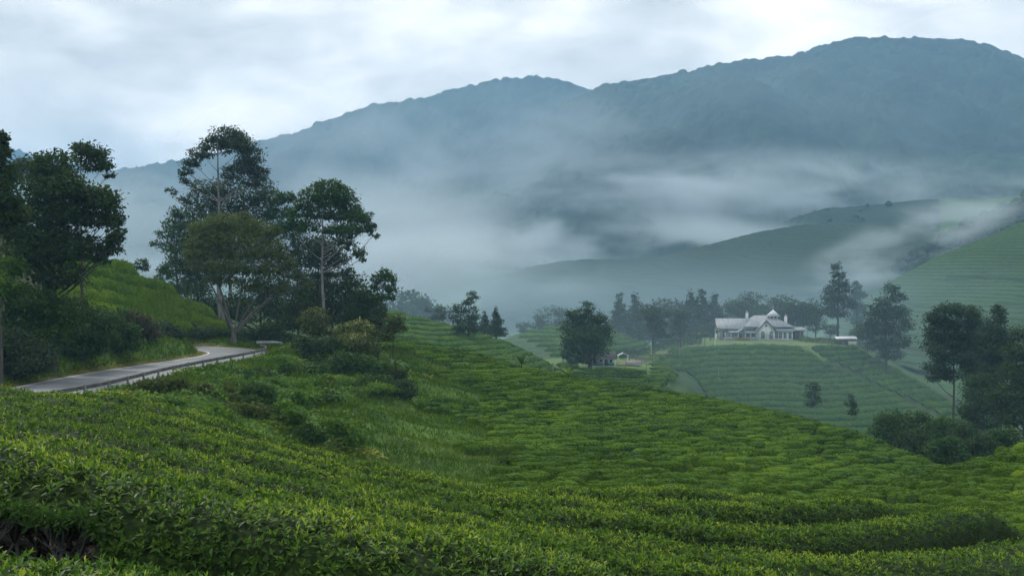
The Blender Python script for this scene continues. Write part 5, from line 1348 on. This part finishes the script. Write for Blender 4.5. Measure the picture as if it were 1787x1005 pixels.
# ------------------------------------------------------------------ guardrails
def guardrail(label, X, Y, Z, step, beam_m, post_m, h=0.72, face=1):
    s = np.concatenate([[0], np.cumsum(np.hypot(np.diff(X), np.diff(Y)))])
    n = max(int(s[-1] / 1.0), 4); q = np.linspace(0, s[-1], n)
    x, y, z = np.interp(q, s, X), np.interp(q, s, Y), np.interp(q, s, Z)
    tx, ty = np.gradient(x), np.gradient(y); L = np.hypot(tx, ty); nx, ny = ty / L * face, -tx / L * face
    t = thing('guardrail', label, 'guardrail', (x[0], y[0], z[0]))
    pr = [(-.02, h - .32), (.05, h - .26), (.05, h - .20), (-.01, h - .16), (.05, h - .12), (.05, h - .06), (-.02, h), (-.05, h), (-.05, h - .32)]
    V = np.stack([np.stack([x - x[0] + nx * a, y - y[0] + ny * a, z - z[0] + b], -1) for a, b in pr], 1).reshape(-1, 3)
    k = len(pr); i = np.arange(n - 1)[:, None] * k; j = np.arange(k)[None, :]; jn = (j + 1) % k
    link('rail_beam', mesh('rail_beam', V, Q=np.stack([i + j, i + jn, i + k + jn, i + k + j], -1).reshape(-1, 4), polys=[list(range(k)), list(range((n - 1) * k, n * k))[::-1]]), beam_m, t)
    for d in np.arange(0.6, s[-1], step):
        px_, py_, pz_ = np.interp(d, s, X) - x[0], np.interp(d, s, Y) - y[0], np.interp(d, s, Z) - z[0]
        MB().box(px_ - .075, px_ + .075, py_ - .075, py_ + .075, pz_ - 0.6, pz_ + h + 0.03).build('post', post_m, t)
    return t
txr, tyr = np.gradient(RX), np.gradient(RY); Lr = np.hypot(txr, tyr); rnx, rny = tyr / Lr, -txr / Lr
sel = (RY > 72) & (RY < 138.5)
guardrail('dark weathered guardrail along the near side of the road', (RX + rnx * (RW + 0.25))[sel], (RY + rny * (RW + 0.25))[sel], np.full(sel.sum(), ROAD_Z), 4.0, M['rail'], M['post'], h=0.86)
gx_ = np.array([-34.4, -33.4, -32.2, -31.0, -30.2]); gy_ = np.array([146.6, 146.6, 146.0, 144.8, 143.2])
guardrail('short bright guardrail on the outer side of the road bend', gx_, gy_, height(gx_, gy_) + 0.15, 1.8, M['rail_bright'], M['post'], h=0.7)
# pale kerb strip under the near guardrail
sel3 = (RY > 72) & (RY < 138)
Vk = []
for off_, z_ in ((0.02, -0.05), (0.02, 0.07), (0.16, 0.07), (0.16, -0.3)):
    Vk.append(np.stack([(RX + rnx * (RW + off_))[sel3], (RY + rny * (RW + off_))[sel3], np.full(sel3.sum(), ROAD_Z + z_)], -1))
V = np.stack(Vk, 1).reshape(-1, 3); i = np.arange(sel3.sum() - 1)[:, None] * 4; j = np.arange(3)[None, :]
link('kerb', mesh('kerb', V, Q=np.stack([i + j, i + j + 1, i + 5 + j, i + 4 + j], -1).reshape(-1, 4)), M['kerb'], road)

# ------------------------------------------------------------------ grass and creepers near the road
def scatter(n, x0, x1, y0, y1, cond, seed):
    r = np.random.default_rng(seed)
    X = r.uniform(x0, x1, n); Y = r.uniform(y0, y1, n)
    z, w = height(X, Y, True)
    d, i = dist_poly(X, Y, RX, RY); e = d - RW[i]
    ok = cond(X, Y, z, w, e) & (hidden_by(X, Y, z + 0.4) < 0.6) & (np.abs(X / Y) < 0.60)
    return X[ok], Y[ok], z[ok], e[ok], r
X, Y, z, e, r = scatter(150000, -52, 8, 58, 160, lambda X, Y, z, w, e: (w == 1) & (e > 0.35) & ((e < 4.5) | ((X > -30) & ((vnoise(X / 5, Y / 5, 301) > 0.55) | (X > -15)))), 300)
n = len(X)
D = unit(np.array([0, 0, 1.]) + r.normal(0, .35, (n, 3))); Nn = unit(r.normal(size=(n, 3)) * [1, 1, .2])
Lg = np.where(e < 1.2, 0.22, np.where(X < -33, 0.5, np.where(X > -14, 0.4, 0.62))) * r.uniform(.6, 1.3, n)
v_, f_ = leaves(np.stack([X, Y, z - 0.03], -1), D, Nn, Lg, Lg * 0.11, 0.1, 0.35)
tn = np.where(e < 1.3, 0.62 + 0.4 * r.random(n) * sstep(0.3, 0.6, vnoise(X / 2, Y / 2, 302)), 0.2 + 0.45 * r.random(n)) + 0.2 * fbm(X / 6, Y / 6, 2, 303)
tag(link('grass', mesh('grass', v_, T=f_, tone=np.repeat(np.clip(tn, 0, 1), 4)), M['grass'], kind='stuff'), 'long green grass on the road verges and bank, straw-coloured at the tarmac', 'grass')
X, Y, z, e, r = scatter(75000, -31, 4, 58, 150, lambda X, Y, z, w, e: (w == 1) & (e > 1.0) & (X > -31) & (X < -15 + 6 * vnoise(X / 4, Y / 4, 313)), 310)
n = len(X)
lump = 0.9 * np.maximum(fbm(X / 2.0, Y / 2.0, 3, 311) + 0.12, 0) * 2
P = np.stack([X, Y, z + lump * r.random(n) ** 0.4], -1)
D = unit(r.normal(size=(n, 3)) * [1, 1, .5] + [0, 0, .2]); Nn = unit(np.array([0, -0.3, 1.]) + r.normal(0, .5, (n, 3)))
Lc = r.uniform(.2, .42, n)
tn = 0.14 + 0.55 * r.random(n) + 1.0 * fbm(X / 5, Y / 5, 3, 312) + 0.35 * lump
v_, f_ = leaves(P, D, Nn, Lc, Lc * .7, .15, .2)
tag(link('creepers', mesh('creepers', v_, T=f_, tone=np.repeat(np.clip(tn, 0, 1), 4)), M['bright_leaf'], kind='stuff'), 'tangled bright green creepers and weeds covering the bank below the road', 'creepers')
# low leafy mounds in the tangle, one mesh shared by all copies
r_ = np.random.default_rng(330)
pm = []
for s_ in range(4):
    cl = [(r_.normal(0, .5), r_.normal(0, .4), r_.uniform(.2, .6), r_.uniform(.4, .7), r_.uniform(.4, .7), r_.uniform(.3, .5)) for _ in range(6)]
    v, f, tn = crown_leaves(np.random.default_rng(340 + s_), cl, 1300, 0.2, shell=0.6)
    me_ = mesh('shrub', v, T=f, tone=tn); me_.materials.append([BR, GR, BR, OL][s_]); pm.append(me_)
cnt = 0
for _ in range(900):
    y = r_.uniform(66, 138); x = r_.uniform(-29, -13); z_, w2 = height([x], [y], True)
    if w2[0] != 1 or hidden_by(np.array([x]), np.array([y]), z_ + 0.6)[0] > 0.0 or cnt >= 48: continue
    d_, i_ = dist_poly(np.array([x]), np.array([y]), RX, RY)
    if d_[0] - RW[i_[0]] < 4.0: continue
    k_ = int(4 * vnoise(np.array([x / 6]), np.array([y / 6]), 345)[0] * 0.99)
    o = link('shrub', pm[k_], None, loc=(x, y, z_[0] - 0.1)); sc_ = r_.uniform(.7, 1.5)
    o.scale = (sc_ * r_.uniform(.9, 1.4), sc_, sc_ * r_.uniform(.8, 1.2)); o.rotation_euler = (0, 0, r_.uniform(0, 6.28))
    tag(o, 'low leafy mound in the green tangle on the bank below the road', 'shrub', 'low mounds on the bank'); cnt += 1
# undergrowth where the roadside trees stand
X, Y, z, e, r = scatter(60000, -60, -4, 92, 185, lambda X, Y, z, w, e: (e > 4.5) & (((w == 1) & (X < -36)) | ((Y > 150) & (w != 15)) | ((w == 15) & (z < -6.4))), 320)
n = len(X)
lump = 1.3 * np.maximum(fbm(X / 3.2, Y / 3.2, 3, 321) + 0.2, 0) * 2
P = np.stack([X, Y, z + lump * r.random(n) ** 0.5], -1); Lc = r.uniform(.2, .42, n)
v_, f_ = leaves(P, unit(r.normal(size=(n, 3)) + [0, 0, .2]), unit(np.array([0, -0.2, 1.]) + r.normal(0, .5, (n, 3))), Lc, Lc * .6, .15, .2)
tag(link('undergrowth', mesh('undergrowth', v_, T=f_, tone=np.repeat(np.clip(0.15 + 0.5 * r.random(n) + 0.5 * fbm(X / 6, Y / 6, 2, 322), 0, 1), 4)), M['green_leaf'], kind='stuff'), 'shaded undergrowth below the roadside trees', 'undergrowth')

# ------------------------------------------------------------------ forest on the mountains
def crown_blob(seed):
    r = np.random.default_rng(seed)
    V = [(0, 0, 1.0)]; nu = 6
    for a, (zz, rr_) in enumerate(((0.72, 0.62), (0.2, 1.0), (-0.45, 0.72))):
        for b in range(nu):
            th = 2 * math.pi * (b + 0.5 * a) / nu; k = 1 + 0.35 * (r.random() - .5)
            V.append((math.cos(th) * rr_ * k, math.sin(th) * rr_ * k, zz * (1 + .3 * (r.random() - .5))))
    T = [(0, 1 + b, 1 + (b + 1) % nu) for b in range(nu)]
    for a in range(2):
        for b in range(nu):
            p, q, s, t = 1 + a * nu + b, 1 + a * nu + (b + 1) % nu, 1 + (a + 1) * nu + b, 1 + (a + 1) * nu + (b + 1) % nu
            T += [(p, s, q), (q, s, t)]
    return np.array(V), np.array(T)
BLOBS = [crown_blob(s) for s in range(8)]
def forest(layers, n, y0, y1, p0, p1, rad_px, label, seed, col, ridge=None, lift=0.0):
    n0 = None
    r = np.random.default_rng(seed)
    m = n * 6
    Y = np.exp(r.uniform(math.log(y0), math.log(y1), m)); U = (r.uniform(p0, p1, m) - CX) / F; X = U * Y
    z, w = height(X, Y, True)
    ok = np.isin(w, layers) & (hidden_by(X, Y, z + 8) < 4)
    X, Y, z = X[ok][:n], Y[ok][:n], z[ok][:n]
    if ridge is not None:                    # trees standing along the skyline
        pr = r.uniform(p0, p1, ridge[1]); yc = np.interp(pr, ridge[0][-1][0], ridge[0][-1][2]) * (1 - 0.012 * r.random(ridge[1]))
        xr = (pr - CX) / F * yc; zr, wr = height(xr, yc, True); zr = zr + lift; k = np.isin(wr, layers)
        n0 = len(X); X = np.concatenate([X, xr[k]]); Y = np.concatenate([Y, yc[k]]); z = np.concatenate([z, zr[k]])
    Vs, Ts, cs_ = [], [], []; nv = 0
    for q_, (x, y, h_) in enumerate(zip(X, Y, z)):
        b, t = BLOBS[r.integers(8)]
        s = rad_px * y / F * (0.35 + 1.1 * r.random() ** 2.2) * (0.62 if n0 is not None and q_ >= n0 else 1.0); sz = s * r.uniform(.7, 1.5)
        a = r.uniform(0, 6.28); c, d_ = math.cos(a), math.sin(a)
        Vs.append(np.stack([(b[:, 0] * c - b[:, 1] * d_) * s + x, (b[:, 0] * d_ + b[:, 1] * c) * s + y, b[:, 2] * sz + h_ + sz * 0.1], -1))
        Ts.append(t + nv); nv += len(b); cs_.append(np.tile(np.array(col) * r.uniform(.85, 1.2) * np.array([r.uniform(.85, 1.2), 1, r.uniform(.85, 1.1)]), (len(b), 1)))
    o = link('forest', mesh('forest', np.vstack(Vs), T=np.vstack(Ts), colors=np.vstack(cs_)), M['forest'], kind='stuff')
    return tag(o, label, 'forest')
def worley(X, Y, cell, seed):
    ix = np.floor(X / cell).astype(np.int64); iy = np.floor(Y / cell).astype(np.int64)
    best = np.full(X.shape, 9.0); val = np.zeros(X.shape)
    for a in (-1, 0, 1):
        for b in (-1, 0, 1):
            jx, jy = ix + a, iy + b
            cx_ = (jx + _h(jx, jy, seed)) * cell; cy_ = (jy + _h(jx, jy, seed + 1)) * cell
            d = np.hypot(X - cx_, Y - cy_) / cell; m = d < best
            best = np.where(m, d, best); val = np.where(m, _h(jx, jy, seed + 2), val)
    return best, val
def canopy_sheet(layers, p0, p1, y0, y1, nx, ny, cell, amp, label, seed, col, Lk):
    """unbroken forest canopy: one rounded swelling for each tree crown"""
    px = np.linspace(p0, p1, nx); U = (px - CX) / F
    yc = np.interp(px, Lk[-1][0], Lk[-1][2]) * 1.012
    f = np.linspace(0, 1, ny)[:, None]
    f = 1 - (1 - f) ** 1.25
    Y = np.exp(np.log(y0) + (np.log(yc)[None, :] - np.log(y0)) * f); X = U[None, :] * Y
    r = np.random.default_rng(seed)
    z, w = height(X, Y, True)
    d, v = worley(X, Y, cell, seed); d2, v2 = worley(X, Y, cell * 0.55, seed + 9)
    bump = np.sqrt(np.clip(1 - (d / 0.8) ** 2, 0, 1)) * (0.5 + 1.0 * v ** 2) + 0.4 * np.sqrt(np.clip(1 - (d2 / 0.8) ** 2, 0, 1)) * v2
    big = fbm(X / 150, Y / 150, 3, seed + 4)
    Z = z + 2.0 + amp * bump * (1 + 0.8 * big)
    c = np.array(col) * (0.8 + 0.5 * v[..., None]) * np.clip(1 + 1.6 * fbm(X / 170, Y / 170, 4, seed + 5)[..., None], 0.3, 2)
    ok = np.isin(w, layers) & (hidden_by(X, Y, z + 10) < 25)
    i = np.arange(ny - 1)[:, None] * nx; j = np.arange(nx - 1)[None, :]
    Q = np.stack([i + j, i + j + 1, i + nx + j + 1, i + nx + j], -1).reshape(-1, 4)
    Q = Q[ok.ravel()[Q].all(1)]
    us_, inv = np.unique(Q, return_inverse=True)
    o = link('forest', mesh('forest', np.stack([X, Y, Z], -1).reshape(-1, 3)[us_], Q=inv.reshape(-1, 4), colors=c.reshape(-1, 3)[us_], smooth=True), M['forest'], kind='stuff')
    return tag(o, label, 'forest')
FC = (0.019, 0.036, 0.02)
canopy_sheet([12], 620, 1850, 1020, 2270, 400, 150, 17, 7, 'dark forest covering the big mountain on the right', 601, FC, L8)
canopy_sheet([13], 100, 1090, 1250, 2830, 300, 110, 21, 8, 'dark forest covering the mountain on the left', 602, FC, L9)
forest([12], 60, 2150, 2275, 900, 1860, 2.6, 'taller trees standing up along the skyline of the big mountain', 501, FC, (L8, 380), 5.0)
forest([13], 30, 2700, 2815, 150, 1040, 2.6, 'taller trees standing up along the skyline of the left mountain', 502, FC, (L9, 260), 6.0)
forest([14], 300, 3000, 3520, -60, 260, 3.0, 'forest on the farthest ridge at the left edge', 503, FC, (L10, 160))
forest([11], 420, 610, 790, 1530, 1860, 8.0, 'wooded spur behind the right tea hill', 504, (0.024, 0.046, 0.024), (L7, 70))
forest([10], 26, 1000, 1130, 1330, 1560, 5.0, 'scattered trees on the crest of the farthest tea hill', 505, FC, (L6b, 26))

# ------------------------------------------------------------------ haze and mist
def volume_mat(name, color, density, noise=None, aniso=0.0):
    m, t, out = mat(name)
    pv = N(t, 'ShaderNodeVolumePrincipled')
    pv.inputs['Color'].default_value = (*color, 1)
    pv.inputs['Density'].default_value = density
    pv.inputs['Anisotropy'].default_value = aniso
    t.links.new(pv.outputs[0], out.inputs['Volume'])
    if noise:
        lo, hi, size, det, seed, stretch = noise
        tcn = N(t, 'ShaderNodeTexCoord')
        # fade to nothing before the closed hull (object coordinates run -1..1)
        ln = N(t, 'ShaderNodeVectorMath', operation='LENGTH')
        fo = N(t, 'ShaderNodeMapRange', interpolation_type='SMOOTHSTEP')
        fo.inputs['From Min'].default_value = 0.95; fo.inputs['From Max'].default_value = 0.35
        geo = N(t, 'ShaderNodeNewGeometry')
        mpn = N(t, 'ShaderNodeMapping'); mpn.inputs['Scale'].default_value = tuple(k_ / size for k_ in stretch); mpn.inputs['Location'].default_value = (seed * 3.7, seed * 1.3, seed * 2.1)
        ns = N(t, 'ShaderNodeTexNoise'); ns.inputs['Scale'].default_value = 1.0; ns.inputs['Detail'].default_value = det
        ns.inputs['Roughness'].default_value = 0.55; ns.inputs['Distortion'].default_value = 0.35
        mr = N(t, 'ShaderNodeMapRange', interpolation_type='SMOOTHSTEP'); mr.inputs['From Min'].default_value = lo; mr.inputs['From Max'].default_value = hi
        mu = N(t, 'ShaderNodeMath', operation='MULTIPLY'); mu2 = N(t, 'ShaderNodeMath', operation='MULTIPLY'); mu2.inputs[1].default_value = density
        lk = t.links.new
        lk(tcn.outputs['Object'], ln.inputs[0]); lk(ln.outputs['Value'], fo.inputs['Value'])
        lk(geo.outputs['Position'], mpn.inputs['Vector']); lk(mpn.outputs[0], ns.inputs['Vector'])
        lk(ns.outputs['Fac'], mr.inputs['Value']); lk(mr.outputs[0], mu.inputs[0]); lk(fo.outputs[0], mu.inputs[1])
        lk(mu.outputs[0], mu2.inputs[0]); lk(mu2.outputs[0], pv.inputs['Density'])
    return m

zlow = float(GZ.min()) - 1.5
mb = MB().box(-4400, 4400, -4400, 4400, zlow, 560)
hz = mb.build('haze', volume_mat('haze_air', (0.35, 0.64, 0.95), 0.00027))
tag(hz, 'thin blue morning haze filling the whole valley', 'haze', kind='stuff')

def mist(px, py, Y, rx, ry, rz, dens, lo, hi, size, seed, stretch, label, tilt=0.0, color=(0.78, 0.90, 0.98)):
    bm_v = []; nu, nv = 20, 12
    for a in range(1, nv):
        for b in range(nu):
            th, ph = math.pi * a / nv, 2 * math.pi * b / nu
            bm_v.append((math.sin(th) * math.cos(ph), math.sin(th) * math.sin(ph), math.cos(th)))
    V = np.array(bm_v + [(0, 0, 1), (0, 0, -1)]); Q = []; T = []
    for a in range(nv - 2):
        for b in range(nu):
            Q.append((a * nu + b, (a + 1) * nu + b, (a + 1) * nu + (b + 1) % nu, a * nu + (b + 1) % nu))
    for b in range(nu):
        T.append((len(V) - 2, b, (b + 1) % nu)); o_ = (nv - 2) * nu; T.append((len(V) - 1, o_ + (b + 1) % nu, o_ + b))
    o = link('mist_bank', mesh('mist_bank', V, T=T, Q=Q), volume_mat('mist_' + str(seed), color, dens, (lo, hi, size, 4.0, seed, stretch)))
    o.location = ((px - CX) / F * Y, Y, -(py - CY) / F * Y)
    o.scale = (rx, ry, rz); o.rotation_euler = (0, math.radians(tilt), 0)
    return tag(o, label, 'mist', kind='stuff')
FL = (0.75, 0.8, 2.0)                        # flattened billows
mist(430, 420, 1000, 330, 300, 85, 0.012, 0.44, 0.66, 150, 1, FL, 'pale mist bank lying behind the roadside trees')
mist(770, 478, 700, 140, 160, 36, 0.020, 0.40, 0.62, 90, 2, FL, 'bright mist pooled over the valley floor')
mist(1230, 328, 1280, 430, 150, 60, 0.012, 0.40, 0.66, 110, 3, (0.7, 0.8, 1.9), 'wispy mist drifting across the foot of the big mountain')
mist(1590, 418, 690, 115, 60, 27, 0.020, 0.42, 0.62, 55, 4, FL, 'tongue of mist between the far tea hill and the wooded spur', -24)
mist(830, 300, 1550, 460, 200, 150, 0.006, 0.42, 0.68, 170, 5, (0.8, 0.8, 1.5), 'thin mist rising in front of the two mountains')
mist(980, 590, 410, 330, 250, 40, 0.0034, 0.28, 0.62, 110, 6, FL, 'thin blue veil of mist hanging low over the middle valley', color=(0.55, 0.76, 0.92))
mist(1080, 432, 1060, 300, 100, 42, 0.020, 0.42, 0.62, 100, 7, FL, 'bright mist lying behind the distant dark tea hill')
mist(1250, 330, 1700, 760, 260, 260, 0.0016, 0.36, 0.70, 260, 8, (1, 0.8, 1.2), 'pale blue haze lifting off the forest of the big mountain', color=(0.6, 0.8, 0.95))
